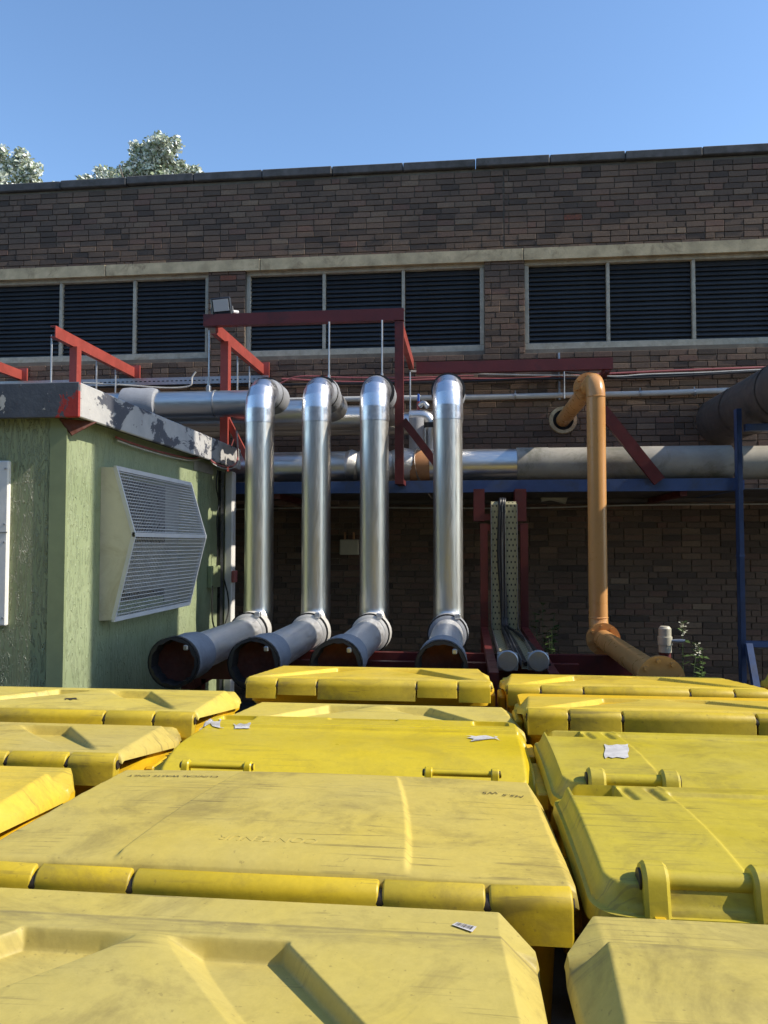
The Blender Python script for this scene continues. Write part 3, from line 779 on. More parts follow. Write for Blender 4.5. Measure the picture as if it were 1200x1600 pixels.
MB().channel((x2 - .12, 7.60, ZA + .07), (xA + .05, 7.60, ZA + .07), .08, .12, .010, -1).build('beam', 'red_shaded', f2, smooth=False)
MB().beam((xA, 7.655, zbT - .06), (xA, 7.655, ZA + .005), .085, .085).build('post', 'red_shaded', f2, smooth=False)
MB().beam((xA, 7.70, zbT - .03), (xA, YB - .002, zbT - .03), .08, .05).build('foot_bracket', 'red_shaded', f2, smooth=False)
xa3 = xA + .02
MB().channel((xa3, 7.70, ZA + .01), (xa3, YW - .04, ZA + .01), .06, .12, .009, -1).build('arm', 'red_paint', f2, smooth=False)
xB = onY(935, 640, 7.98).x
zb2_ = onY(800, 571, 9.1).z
MB().channel((xa3 + .06, 9.1, zb2_), (onY(958, 570, 9.1).x, 9.1, zb2_), .08, .135, .010, -1).build('beam', 'red_shaded', f2, smooth=False)
MB().beam((onY(950, 570, 9.1).x, 9.115, zb2_ - .066), (onY(950, 570, 9.1).x, YW - .01, zb2_ - .066), .07, .06).build('arm', 'red_shaded', f2, smooth=False)
MB().beam((xB, 7.98, zbT + .004), (xB, 7.98, onY(935, 600, 7.98).z), .07, .08).build('post', 'red_shaded', f2, smooth=False)
MB().beam(onY(940, 640, 7.93), onY(1030, 752, 7.93), .06, .12).build('brace', 'red_shaded', f2, smooth=False)
MB().beam(onY(630, 657, 7.64), onY(692, 738, 7.64), .05, .075).build('brace', 'red_shaded', f2, smooth=False)
rod(f2, pipeX[1], 7.60, ZA + .012, ZH + RP + .03); rod(f2, pipeX[2], 7.60, ZA + .012, ZH + RP + .03)
xr = onY(641, 600, 9.06).x; rod(f2, xr, 9.06, zb2_ - .06, onY(641, 655, 9.06).z)
# braces seen through the gap at the cabin's back corner
MB().beam(onY(355, 655, 8.0), onY(388, 720, 8.0), .05, .06).build('brace', 'red_paint', f2, smooth=False)
# lower support frame under the pipe feet
lf = thing('pipe_support_beam', (0, 5.95, 0), 'dark red steel beam on legs under the silver pipe feet', 'steel frame')
zt2 = ZL - RP - .004
MB().channel((-2.3, 5.95, zt2 - .08), (onY(905, 1030, 5.95).x, 5.95, zt2 - .08), .07, .16, .01, -1).build('beam', 'red_shaded', lf, smooth=False)
MB().channel((-2.3, 6.45, zt2 - .08), (1.35, 6.45, zt2 - .08), .07, .16, .01, -1).build('beam', 'red_shaded', lf, smooth=False)
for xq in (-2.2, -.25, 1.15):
    MB().beam((xq, 6.2, 0), (xq, 6.2, zt2 - .163), .1, .1).build('leg', 'red_shaded', lf, smooth=False)
    MB().beam((xq, 5.96, zt2 - .205), (xq, 6.53, zt2 - .205), .1, .08).build('cross_member', 'red_shaded', lf, smooth=False)

# ------------------------------------------------------------------ cable tray stand
st = thing('cable_tray_stand', (onY(787, 900, 7.7).x, 7.7, 0), 'dark red stand holding perforated cable trays with black cables', 'cable tray')
YS = 7.75
for pxx in (748.5, 813.5):
    a = onY(pxx, 764, YS); b = onY(pxx, 814, YS)
    MB().box(a.x - .055, a.x + .055, YS, YB - .002, b.z, a.z).build('bracket', 'red_shaded', st, smooth=False)
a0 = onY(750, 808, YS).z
MB().beam((onY(742, 800, YS).x, YS + .05, a0), (onY(822, 800, YS).x, YS + .05, a0), .06, .06).build('cross_member', 'red_shaded', st, smooth=False)
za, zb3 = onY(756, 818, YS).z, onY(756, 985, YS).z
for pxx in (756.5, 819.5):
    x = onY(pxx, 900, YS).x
    MB().beam((x, YS + .04, 0), (x, YS + .04, za), .075, .075).build('upright', 'red_shaded', st, smooth=False)
    MB().beam((x, YS, zb3), (x, 5.2, zb3 - .03), .065, .07).build('rail', 'red_shaded', st, smooth=False)
    MB().beam((x, 5.4, 0), (x, 5.4, zb3 - .07), .065, .07).build('leg', 'red_shaded', st, smooth=False)
MB().beam((onY(756, 900, YS).x, YS + .04, za - .04), (onY(820, 900, YS).x, YS + .04, za - .04), .05, .06).build('cross_member', 'red_shaded', st, smooth=False)
YT = 7.62; zt3, zt4 = onY(787, 788, YT).z, onY(787, 984, YT).z
def tray_face(name, xl, xr, path, par):                   # strip swept along (y,z) path with uv
    vs = []; fs = []; uvs = []; L = 0
    for i, (y, z) in enumerate(path):
        if i: L += math.hypot(y - path[i - 1][0], z - path[i - 1][1])
        for x in (xl, xr):
            vs.append((x, y, z)); uvs.append(((x - xl) / (xr - xl) * 3, L / .055))
    for i in range(len(path) - 1): fs.append((2 * i, 2 * i + 1, 2 * i + 3, 2 * i + 2))
    off = par.location; me = bpy.data.meshes.new(name)
    me.from_pydata([(v[0] - off.x, v[1] - off.y, v[2] - off.z) for v in vs], [], fs)
    ul = me.uv_layers.new(name='UVMap')
    for lp in me.loops: ul.data[lp.index].uv = uvs[lp.vertex_index]
    me.materials.append(MATS['tray_perf']); o = link(name, me, par)
    return o
for (p0, p1) in ((768, 785), (790, 808)):
    xl, xr_ = onY(p0, 900, YT).x, onY(p1, 900, YT).x
    tr = tray_face('tray', xl, xr_, [(YT + .06, zt3 + .03), (YT, zt3), (YT, zt4)], st)
    tray_face('tray', xl, xr_, [(YT - .001, zt4 - .001), (5.45, zt4 - .03)], st)
    for xx_, dd in ((xl, -.004), (xr_, .004)):
        MB().box(min(xx_, xx_ + dd), max(xx_, xx_ + dd), YT - .045, YT + .001, zt4 + .002, zt3).build('tray_side', 'tray_zinc', st, smooth=False)
        MB().box(min(xx_, xx_ + dd), max(xx_, xx_ + dd), 5.45, YT, zt4 - .032, zt4 + .03).build('tray_side', 'tray_zinc', st, smooth=False)
for i, (xo, cy) in enumerate(((793, 1032), (841, 1032))):
    c = onY(xo, cy, 5.4)
    rl = MB().tube([(c.x, 5.40, c.z), (c.x, 5.37, c.z), (c.x, 5.365, c.z)], [.073, .073, .066], 28).build('end_disc', 'galv', st)
    MB().bbox(c.x - .07, c.x + .07, 5.402, 5.45, c.z - .07, c.z + .05, .004).build('end_plate', 'lag_dull', st, smooth=False)
for k, (dx, dx2, rr_) in enumerate(((-.012, -.06, .016), (.012, .0, .016), (.03, .14, .014))):
    xc = onY(783, 900, YT).x + dx
    pts = [(xc + .02, YT + .25, zt3 + .02), (xc + .01, YT + .02, zt3 + .05), (xc, YT - .03, zt3 - .08), (xc - .012, YT - .03, zt3 - .5), (xc + .012, YT - .03, zt4 + .3), (xc + .02, YT - .06, zt4 + .06), (xc + .03 + dx2 * .3, YT - .3, zt4 + .025), (xc + .05 + dx2 * .7, 6.5, zt4 + .012), (xc + .06 + dx2, 5.5, zt4 - .005)]
    MB().tube(spline(pts), rr_, 10).build('cable', 'black_cable', st)

# ------------------------------------------------------------------ wall services
def wall_run(name, mat, pts, r, label, cat, group=None, n=10, yoff=.05):
    q = [onY(a, b, YW - yoff) for a, b in pts]
    mid = q[len(q) // 2]; o = thing(name, mid, label, cat, group)
    MB().tube(spline(q, 5), r, n).build('run', mat, o); return o
cd = wall_run('conduit', 'conduit', [(430, 626), (620, 622), (760, 620.5), (900, 617), (1000, 615), (1110, 611), (1250, 606)], .034, 'grey conduit pipe clipped along the brick wall beside the ochre pipe', 'conduit', n=16, yoff=.06)
for p in (805, 1000, 1085): 
    c = onY(p, 617 - (p - 900) * .02, YW - .06); MB().tube([(c.x - .012, c.y, c.z), (c.x + .012, c.y, c.z)], .042, 16).build('clip', 'galv', cd); MB().cyl((c.x, c.y, c.z), (c.x, c.y, c.z + .07), .008, 6).build('clip_stem', 'galv', cd)
wall_run('wall_cable', 'pink_cable', [(440, 592), (560, 597), (700, 592), (800, 592), (880, 588), (950, 584), (1080, 578), (1250, 572)], .013, 'upper thin pink cable running along the brick wall', 'cable', yoff=.05)
wall_run('wall_cable', 'pink_cable', [(360, 700), (375, 660), (400, 618), (440, 598), (470, 588), (540, 590), (650, 590), (740, 587)], .010, 'thin pink cable rising behind the first silver pipe', 'cable', yoff=.16)
wall_run('wall_cable', 'black_cable', [(-60, 606), (200, 604), (330, 603), (500, 600), (700, 597), (830, 592), (900, 592), (1000, 588), (1120, 583), (1250, 578)], .017, 'thick black cable along the brick wall below the pink one', 'cable', yoff=.07)
wall_run('wall_cable', 'white_cable', [(640, 580), (740, 584), (820, 586), (900, 587), (965, 588), (1010, 585), (1100, 582), (1180, 578), (1250, 576)], .009, 'thin white cable sagging along the wall behind the ochre pipe', 'cable', yoff=.08)
wall_run('wall_cable', 'black_cable', [(700, 583), (850, 579), (960, 590), (1030, 589), (1090, 586), (1250, 576)], .012, 'thinner black cable looping over the wall to the right', 'cable', yoff=.1)
wall_run('wall_cable', 'white_cable', [(130, 598), (200, 602), (260, 606), (296, 603), (300, 590), (306, 581)], .010, 'loose pale cable end curling up above the cabin roof', 'cable', yoff=.2)
# cable tray along the wall over the cabin
a, b = onY(-60, 603, YW - .1), onY(420, 597, YW - .1)
tl = thing('wall_tray', (a.x, YW, a.z), 'long grey perforated cable tray on the wall above the cabin', 'cable tray')
MB().box(a.x, b.x, YW - .11, YW - .105, a.z - .045, a.z + .045).build('tray_web', 'tray_zinc', tl, smooth=False)
MB().box(a.x, b.x, YW - .104, YW - .012, a.z - .045, a.z - .04).build('tray_flange', 'tray_zinc', tl, smooth=False)
m = MB(); x = a.x
while x < b.x: m.box(x, x + .03, YW - .1125, YW - .1102, a.z - .006, a.z + .006); x += .06
m.build('slots', 'dark_void', tl, smooth=False)
# strut on the wall behind the ochre pipe, hanging rod
c = onY(877, 552, YW - .02); c2 = onY(877, 625, YW - .02)
ch = thing('wall_strut', (c.x, YW, c2.z), 'short galvanised strut channel fixed to the wall behind the ochre elbow', 'bracket')
MB().channel((c.x - .02, YW - .035, c2.z), (c.x - .02, YW - .035, c.z), .02, .05, .004).build('channel', 'galv', ch, smooth=False)
MB().cyl((c.x + .02, YW - .12, c2.z), (c.x + .02, YW - .12, c.z - .2), .008, 8).build('rod', 'galv', ch)
MB().box(c.x - .02, c.x + .03, YW - .13, YW - .012, c.z - .225, c.z - .2).build('lug', 'galv', ch, smooth=False)
# narrow lagged drop pipe and valve behind the fourth riser
xv = onY(672, 690, 8.9).x
dp = thing('drop_pipe', (xv, 8.9, zbT), 'narrow silver drop pipe with a small valve between red post and fourth riser', 'pipe')
zv = onY(672, 650, 8.9).z
MB().tube(bend([(onY(640, 650, 8.9).x, 8.9, zv), (xv, 8.9, zv), (xv, 8.9, zbT - .02)], .1, 6), .075, 24).build('pipe_run', 'clad_x', dp)
zz = onY(672, 665, 8.9).z
MB().cyl((xv, 8.9, zz - .03), (xv, 8.9, zz + .03), .08, 24).build('band', 'strap', dp)
xv2 = onY(652, 690, 8.9).x
MB().cyl((xv2, 8.75, zbT), (xv2, 8.75, zv - .05), .085, 20).build('stub', 'jacket', dp)
xw = onY(654, 640, 8.9).x
vb = MB().cyl((xw, 8.9, zv + .06), (xw, 8.9, zv + .17), .022, 10).build('valve_stem', 'red_paint', dp)
MB().bbox(xw - .014, xw + .014, 8.886, 8.914, zv + .17, zv + .26, .005).build('valve_handle', 'blue_handle', dp)
MB().tube(spline([(xw + .01, 8.9, zv + .12), (xw + .06, 8.88, zv + .15), (xw + .11, 8.87, zv + .10)]), .03, 10).build('valve_body', 'galv', dp)
# conduits under the deck
wall_run('low_conduit', 'brown_duct', [(560, 783), (900, 781), (1250, 777)], .045, 'brown pipe on the wall in the shade under the rack', 'pipe', n=14, yoff=.12)
wall_run('low_conduit', 'white_cable', [(360, 796), (520, 793), (800, 794), (1000, 789), (1250, 787)], .010, 'thin pale cable on the wall in the shade under the rack', 'cable', yoff=.06)
wall_run('low_conduit', 'cream_box', [(845, 777), (860, 775), (875, 778), (885, 781)], .055, 'short bandaged cream pipe stub under the blue beam', 'pipe', n=9, yoff=.3)
# box on lower wall
a, b = onY(532, 843, YW - .03), onY(561, 867, YW - .03)
jb = thing('wall_box', ((a.x + b.x) / 2, YW, b.z), 'small pale junction box on the dark lower brick wall', 'box')
MB().bbox(a.x, b.x, YW - .09, YW - .008, b.z, a.z, .008).build('case', 'cream_box', jb, smooth=False)
MB().bbox(a.x + .012, b.x - .012, YW - .096, YW - .0905, b.z + .012, a.z - .012, .002).build('cover', 'cream_box', jb, smooth=False)
for dx in (.06, .17): MB().cyl((a.x + dx, YW - .05, a.z), (a.x + dx, YW - .05, a.z + .09), .014, 10).build('cable_gland', 'copper_lag', jb)
# flood light on the red beam
c = onY(343, 479, 7.55)
fl = thing('flood_light', (c.x, 7.62, ZA + .13), 'square black floodlight with pale glass above the red beam', 'floodlight')
ax = Matrix.Rotation(R(9), 3, 'X') @ Matrix.Rotation(R(8), 3, 'Z') @ Matrix.Rotation(R(-5), 3, 'Y')
def tilt(mb):
    mb.v = [tuple(Vector((c.x, 7.62, c.z)) + ax @ Vector(v)) for v in mb.v]; return mb
w = .105
tilt(MB().bbox(-w, w, -.02, .03, -w * 1.08, w * 1.08, .014)).build('housing', 'black_plastic', fl, smooth=False)
tilt(MB().bbox(-w + .026, w - .026, -.0235, -.0205, -w * .28, w * .86, .002)).build('glass', 'flood_glass', fl, smooth=False)
m = MB()
for k in range(7): m.box(-.08 + k * .025, -.072 + k * .025, .0305, .06, -.09, .09)
tilt(m).build('heat_fins', 'black_plastic', fl, smooth=False)
m = MB(); m.box(w + .0005, w + .006, -.01, .07, -.05, .02); m.box(-w - .006, -w - .0005, -.01, .07, -.05, .02); tilt(m).build('bracket', 'galv', fl, smooth=False)
MB().beam((c.x, 7.66, ZA + .125), (c.x, 7.66, c.z - .02), .03, .03).build('stem', 'black_plastic', fl, smooth=False)
tilt(MB().tube([(w + .006, .02, -.04), (w + .05, .05, -.05)], [.018, .022], 10)).build('sensor', 'white_plastic', fl)
# valve on red stub
c = onY(1039, 1000, 7.2)
vv = thing('stub_valve', (c.x, 7.2, 0), 'cream valve on a red stub standing behind the bins at right', 'valve')
MB().cyl((c.x, 7.2, 0), (c.x, 7.2, onY(1039, 1018, 7.2).z), .05, 16).build('stub', 'red_shaded', vv)
z0, z1 = onY(1039, 1019, 7.2).z, onY(1039, 982, 7.2).z; h = z1 - z0
MB().tube([(c.x, 7.2, z0), (c.x, 7.2, z0 + h * .3), (c.x, 7.2, z0 + h * .31), (c.x, 7.2, z0 + h * .66), (c.x, 7.2, z0 + h * .67), (c.x, 7.2, z1), (c.x, 7.2, z1 + .02)], [.056, .056, .063, .063, .055, .055, .04], 20).build('valve_body', 'valve_cream', vv)
MB().tube([(c.x + .05, 7.17, z0 + h * .5), (c.x + .12, 7.15, z0 + h * .5), (c.x + .16, 7.14, z0 + h * .52)], [.014, .02, .014], 10).build('lever', 'galv', vv)

# ------------------------------------------------------------------ weeds
def weed(px_, py_top, Y, n, label, seed, flower=False, h0=0.0):
    q = random.Random(seed); top = onY(px_, py_top, Y); root = Vector((top.x, Y, 0))
    o = thing('weed', root, label, 'weed'); stems = MB(); lv = MB(); ptl = MB()
    for k in range(n):
        hh = top.z * q.uniform(.7, 1.0) if k else top.z
        ex, ey = (q.uniform(-.18, .18), q.uniform(-.12, .12)) if k else (0, 0)
        pts = [root + Vector((ex * .2, ey * .2, 0)), root + Vector((ex * .5, ey * .5, hh * .5)), root + Vector((ex, ey, hh))]
        sp = spline(pts, 8); stems.tube(sp, [.006 * (1 - .7 * i / len(sp)) + .001 for i in range(len(sp))], 5)
        for i, p in enumerate(sp[3:]):
            for _ in range(2 if flower else 3):
                a = q.uniform(0, 6.28); L = q.uniform(.03, .09); w_ = L * .38
                d = Vector((math.cos(a), math.sin(a), q.uniform(-.3, .5))).normalized(); sd = d.cross(Vector((0, 0, 1))).normalized()
                lv.add([p, p + d * L * .5 + sd * w_, p + d * L, p + d * L * .5 - sd * w_ + Vector((0, 0, .01))], [(0, 1, 2, 3)])
        if flower:
            for _ in range(26):
                p = sp[-1] + Vector((q.gauss(0, .022), q.gauss(0, .022), q.uniform(-.11, .02))); a = q.uniform(0, 6.28); L = .014
                e1 = Vector((math.cos(a), math.sin(a), .3)) * L; e2 = Vector((-math.sin(a), math.cos(a), .2)) * L
                ptl.add([p - e1, p - e2, p + e1, p + e2], [(0, 1, 2, 3)])
    stems.build('stem', 'stem_green', o); lv.build('leaves', 'leaf_green', o, smooth=False)
    if flower: ptl.build('flowers', 'petal', o, smooth=False)
weed(848, 945, 8.7, 6, 'leafy green weed growing beside the cable tray stand', 1)
weed(862, 985, 8.0, 5, 'low leafy weed in front of the taller one by the tray stand', 7)
weed(1066, 974, 7.6, 2, 'weed with pale flower spike beside the cream valve', 3, True)
weed(1092, 1005, 7.9, 3, 'small green weed right of the pale flower spike', 4)

# ------------------------------------------------------------------ wheeled bins
KN = ((-.985, -.735), (-.723, -.407), (-.395, .395), (.407, .723), (.735, .985))
def sstep(a, b, x): 
    t_ = np.clip((x - a) / (b - a), 0, 1); return t_ * t_ * (3 - 2 * t_)
def lid_A(W, D, recess=True, strip=True, dome=.005, spread=.36, inner=.50):
    Dp = D - .14 if strip else D - .02
    def fn(u, v):
        au = np.abs(u); f = np.clip(v / Dp, 0, 1)
        z = np.zeros_like(u)
        if recess:
            vb = Dp - .07; k = np.clip((vb - v) / (vb - .03), 0, 1)
            uo = .24 + spread * k; ui = .03 + inner * k ** 1.1
            dep = .036 * np.clip(1 - k, 0, 1) ** .6 + .001
            floor = np.maximum(-dep, -.55 * np.maximum(0, au - ui))
            inside = (1 - sstep(-.002, .014, au - uo)) * (1 - sstep(-.002, .016, v - vb)) * sstep(0, .012, v - .02)
            z = z + floor * inside
            bulge = np.where(au < ui, dome * (1 - (au / np.maximum(ui, .01)) ** 2), 0) * (1 - sstep(-.02, .03, v - vb))
            z = z + bulge
        else:
            uc = .31 - .09 * np.clip(v / Dp, 0, 1) ** 1.6
            z = z + .013 * (1 - sstep(0, .016, au - uc)) * sstep(0.0, .05, v) * (1 - sstep(Dp - .1, Dp - .02, v))
            z = z + .010 * (1 - (au / (W / 2)) ** 2)
            z = z - .006 * sstep(.55, 1.0, f)
        # side falls away, more towards the front
        et = W / 2 - .014 - (.05 if recess else .028) * f; drop = (.008 + .055 * f) * (1 - .35 * sstep(0, .02, v - Dp))
        z = z - drop * np.clip((au - et) / (W / 2 - et), 0, 1)
        if strip: 
            z = z - (.020) * sstep(0, .012, v - Dp) * (1 - np.clip((au - et) / (W / 2 - et), 0, 1))
            z = z - .004 * sstep(0, .012, v - Dp)
        else: z = z - .035 * sstep(-.05, .06, v - Dp) ** 1.5
        # rolled hinge edge
        z = z - .010 * (1 - np.clip(v / .02, 0, 1)) ** 2
        return z
    return fn
def lid_B(W, D, plain=False):
    def fn(u, v):
        au = np.abs(u)
        # distance to a rounded rectangle
        r = .09; qx = au - (W / 2 - r); qy = np.abs(v - D / 2) - (D / 2 - r)
        d = np.hypot(np.maximum(qx, 0), np.maximum(qy, 0)) + np.minimum(np.maximum(qx, qy), 0) - r
        z = -.036 * sstep(-.034, -.014, d) - .012 * sstep(-.014, -.008, d)
        if not plain:
            uc = .315 + .035 * np.clip(v / D, 0, 1) ** 2
            z = z - .012 * (1 - sstep(0, .016, au - uc)) * sstep(-.02, .04, -d)
            # pockets at the front corners and short grooves
            pk = (1 - sstep(0, .010, np.abs(au - (W / 2 - .105)) - .055)) * sstep(0, .014, v - (D - .16)) * (1 - sstep(0, .008, v - (D - .045)))
            z = z - .05 * pk
            for gx in (.14, .21):
                gx_ = W / 2 - gx - .04 - .10 * (D - v)
                g_ = (1 - sstep(.0, .018, np.abs(au - gx_))) * sstep(0, .03, v - (D - .19)) * (1 - sstep(0, .015, v - (D - .06)))
                z = z - .011 * g_
            z = z + .02 * (1 - (v / D - .45) ** 2 * 3)
            st_ = (1 - sstep(0, .01, v - (D - .10))) 
            z = z - .012 * (1 - sstep(0, .02, au - uc)) * (1 - st_) * -1
        else:
            z = z + .028 * (1 - sstep(.0, .34, np.maximum(0, .30 - v)))
            z = z - .05 * (1 - np.clip(v / .22, 0, 1)) ** 1.6
            z = z + .014 * sstep(0, .012, v - (D - .20)) 
            z = z - .010 * sstep(0, .008, v - (D - .175)) * (1 - sstep(0, .008, v - (D - .165)))
            z = z - .03 * (1 - sstep(0, .012, np.abs(au - (W / 2 - .13)) - .06)) * sstep(0, .012, v - (D - .12)) * (1 - sstep(0, .01, v - (D - .055)))
            z = z - .02 * (1 - sstep(0, .01, au - .13)) * sstep(0, .012, v - (D - .075)) * (1 - sstep(0, .01, v - (D - .04)))
        return z
    return fn
def grid_lid(W, D, fn, nu, nv, chamf, skirt, tilt_, thick=.02, round_near=0.0):
    us = np.linspace(-W / 2, W / 2, nu); vs = np.linspace(0, D, nv)
    U, V = np.meshgrid(us, vs)
    hw = W / 2 - chamf[0] * np.clip((V - (D - chamf[1])) / chamf[1], 0, 1)
    if round_near:
        r = round_near
        hw = hw - (r - np.sqrt(np.maximum(0, r * r - np.maximum(0, r - V) ** 2))) - (r - np.sqrt(np.maximum(0, r * r - np.maximum(0, r - (D - V)) ** 2)))
    U2 = U * hw / (W / 2)
    Z = fn(U2, V) - tilt_ * V
    n = nu * nv
    co = np.stack([U2, V, Z], -1).reshape(-1, 3)
    i = np.arange(nv - 1)[:, None] * nu + np.arange(nu - 1)[None, :]
    quads = np.stack([i, i + 1, i + nu + 1, i + nu], -1).reshape(-1, 4)
    # skirt around the edge
    ring = list(range(nu)) + [nu * k + nu - 1 for k in range(1, nv)] + [nu * (nv - 1) + k for k in range(nu - 2, -1, -1)] + [nu * k for k in range(nv - 2, 0, -1)]
    rc = co[ring].copy(); cen = np.array([0, D / 2, 0])
    nr = len(ring); low = rc.copy(); low[:, 2] = low[:, 2] - skirt
    dirn = (rc - cen); dirn[:, 2] = 0; dirn /= np.linalg.norm(dirn, axis=1)[:, None] + 1e-6
    low += dirn * .006; low2 = low - dirn * .02
    allc = np.concatenate([co, low, low2]); ring = np.array(ring); a = np.arange(nr); b = (a + 1) % nr
    q1 = np.stack([ring[a], n + a, n + b, ring[b]], -1); q2 = np.stack([n + a, n + nr + a, n + nr + b, n + b], -1)
    # underside
    U0 = np.stack([n + nr + a[::-1]], -1).reshape(-1)
    F = np.concatenate([quads, q1, q2])
    me = bpy.data.meshes.new('lid')
    me.from_pydata(allc.tolist(), [], F.tolist() + [U0.tolist()])
    me.polygons.foreach_set('use_smooth', [True] * len(me.polygons)); me.set_sharp_from_angle(angle=R(50))
    return me
def text_mesh(s, size, ext=.0, shear=0.0, align='CENTER'):
    cu = bpy.data.curves.new('txt', 'FONT'); cu.body = s; cu.size = size; cu.extrude = ext; cu.align_x = align; cu.shear = shear
    ob = bpy.data.objects.new('txt', cu); COL.objects.link(ob); dg = bpy.context.evaluated_depsgraph_get()
    me = bpy.data.meshes.new_from_object(ob.evaluated_get(dg)); bpy.data.objects.remove(ob); return me
def drape(me, fn, tilt_, W, cx, cy, rot, lift):
    c, s = math.cos(rot), math.sin(rot)
    for v in me.vertices:
        x, y = cx + c * v.co.x - s * v.co.y, cy + s * v.co.x + c * v.co.y
        z = float(fn(np.array([x]), np.array([y]))[0]) - tilt_ * y
        v.co = (x, y, z + lift + v.co.z)
    return me
def round_rect(hx, hy_, r, n, z, cy):
    out = []
    for sx, sy, a0 in ((1, 1, 0), (-1, 1, 90), (-1, -1, 180), (1, -1, 270)):
        for k in range(n + 1):
            a = R(a0 + 90 * k / n); out.append((sx * (hx - r) + r * math.cos(a), cy + sy * (hy_ - r) + r * math.sin(a), z))
    return out
def make_bin(label, xc, yh, W, D, zh, kind, mat, kmat='bin_knuckle', tilt_=.0, spread=.33, inner=.44, nu=110, nv=64, rz=0.0, bmat='bin_body'):
    B = thing('waste_bin', (xc, yh, 0), label, 'waste bin', 'yellow clinical waste bins', R(rz))
    L = lambda name, mb, mt, par=B, smooth=True, ang=35: _local(name, mb, mt, par, smooth, ang)
    fn = {'recess': lambda: lid_A(W, D, spread=spread, inner=inner), 'panel': lambda: lid_A(W, D, False, False), 'lug': lambda: lid_B(W, D), 'plain': lambda: lid_B(W, D, True)}[kind]()
    if kind == 'recess': me = grid_lid(W, D, fn, nu, nv, (.06, .10), .022, tilt_)
    elif kind == 'panel': me = grid_lid(W, D, fn, nu, nv, (.05, .07), .03, tilt_)
    else: me = grid_lid(W, D, fn, nu, nv, (0.0, .1), .03, tilt_, round_near=.07)
    me.materials.append(MATS[mat]); lid = link('lid', me, B); lid.location = (0, 0, zh)
    if kind in ('recess', 'panel'):
        for k, (a, b) in enumerate(KN):
            q = MB(); n = 8; r_ = .034; hh = .105 if k in (0, 2, 4) else .085
            prof = [(.012, -.004)] + [(-r_ * math.sin(R(90 * i / n)) * 1.0, -.006 - r_ * (1 - math.cos(R(90 * i / n)))) for i in range(n + 1)] + [(-r_ - .006, -hh), (-.012, -hh), (.012, -.06)]
            m_ = len(prof); cy0, cz0 = -.012, -.045; xa, xb = a * W / 2, b * W / 2
            for xx_, sh in ((xa, .86), (xa + .0015, .95), (xa + .005, 1.0), (xb - .005, 1.0), (xb - .0015, .95), (xb, .86)):
                q.v += [(xx_, cy0 + (y - cy0) * (sh if y < cy0 + .02 else 1), zh + (z if z < -.08 else cz0 + (z - cz0) * sh)) for y, z in prof]
            q.f += [(j * m_ + i, j * m_ + (i + 1) % m_, (j + 1) * m_ + (i + 1) % m_, (j + 1) * m_ + i) for j in range(5) for i in range(m_)] + [tuple(range(m_)), tuple(range(5 * m_, 6 * m_))]
            L('hinge_knuckle', q, kmat, B, True, 40)
        for s_ in (-.7295, -.401, .401, .7295):
            L('hinge_pin', MB().cyl((s_ * W / 2 - .012, -.012, zh - .042), (s_ * W / 2 + .012, -.012, zh - .042), .022, 14), 'dark_pin')
        for s_ in (-1, 1): L('hinge_cap', MB().tube([(s_ * (.985 * W / 2), -.006, zh - .04), (s_ * (.985 * W / 2 + .005), -.006, zh - .04)], .015, 16), 'dark_pin')
    else:
        for s_ in (-1, 1):
            cx_ = s_ * (.42 if kind == 'lug' else .40) ; sp = .105; g_ = 1.0 if kind == 'lug' else .5; zc_ = zh + (.014 if kind == 'lug' else .006); yc_ = .045 if kind == 'lug' else .03
            bar = MB().cyl((cx_ - sp - .02, yc_, zc_), (cx_ + sp + .02, yc_, zc_), .020 * g_, 16)
            hb = L('hinge_bar', bar, mat)
            for e_ in (-1, 1):
                x_ = cx_ + e_ * sp; q = MB(); n = 10
                prof = [(yc_ + .038 * g_ * math.cos(R(180 * i / n)), zc_ + .036 * g_ * math.sin(R(180 * i / n))) for i in range(n + 1)]
                prof = prof + [(-.02 * g_, zh - .10), (.0, zh - .13), (.06 * g_, zh - .13), (yc_ + .05 * g_, zh - .05)]
                hw_ = .025 * g_; m_ = len(prof)
                for xx_, sh in ((x_ - hw_, .84), (x_ - hw_ * .7, 1.0), (x_ + hw_ * .7, 1.0), (x_ + hw_, .84)):
                    q.v += [(xx_, yc_ + (y - yc_) * sh, (zc_ + (z - zc_) * sh) if z > zh - .06 else z) for y, z in prof]
                q.f += [(j * m_ + i, j * m_ + (i + 1) % m_, (j + 1) * m_ + (i + 1) % m_, (j + 1) * m_ + i) for j in range(3) for i in range(m_)] + [tuple(range(m_)), tuple(range(3 * m_, 4 * m_))]
                L('hinge_lug', q, mat, hb)
                L('lug_foot', MB().bbox(x_ - .013, x_ + .013, -.02, .028, zh - .2, zh - .035, .004), 'bin_body', hb, False)
                L('hinge_cap', MB().tube([(x_ + e_ * .024 * g_, yc_, zc_), (x_ + e_ * (.025 * g_ + .005), yc_, zc_)], .022 * g_, 16), 'dark_pin', hb)
    # tub
    hx, hy_ = W / 2 - .016, D / 2 - .02; ztop_ = zh - .085; cyb = D / 2 + .005
    prof = [(ztop_, 0, 0, .05), (ztop_ - .05, .0, .0, .05), (ztop_ - .055, -.016, -.02, .05), (ztop_ - .35, -.028, -.04, .07), (.42, -.10, -.09, .08), (.24, -.14, -.11, .10), (.205, -.18, -.15, .10)]
    q = MB(); n = 4; rings = [round_rect(hx + a, hy_ + b, r_, n, z_, cyb) for z_, a, b, r_ in prof]; m_ = len(rings[0])
    q.add([p for r_ in rings for p in r_], [(i * m_ + k, i * m_ + (k + 1) % m_, (i + 1) * m_ + (k + 1) % m_, (i + 1) * m_ + k) for i in range(len(rings) - 1) for k in range(m_)] + [tuple(range(m_)), tuple(range((len(rings) - 1) * m_, len(rings) * m_))])
    body = L('tub', q, bmat)
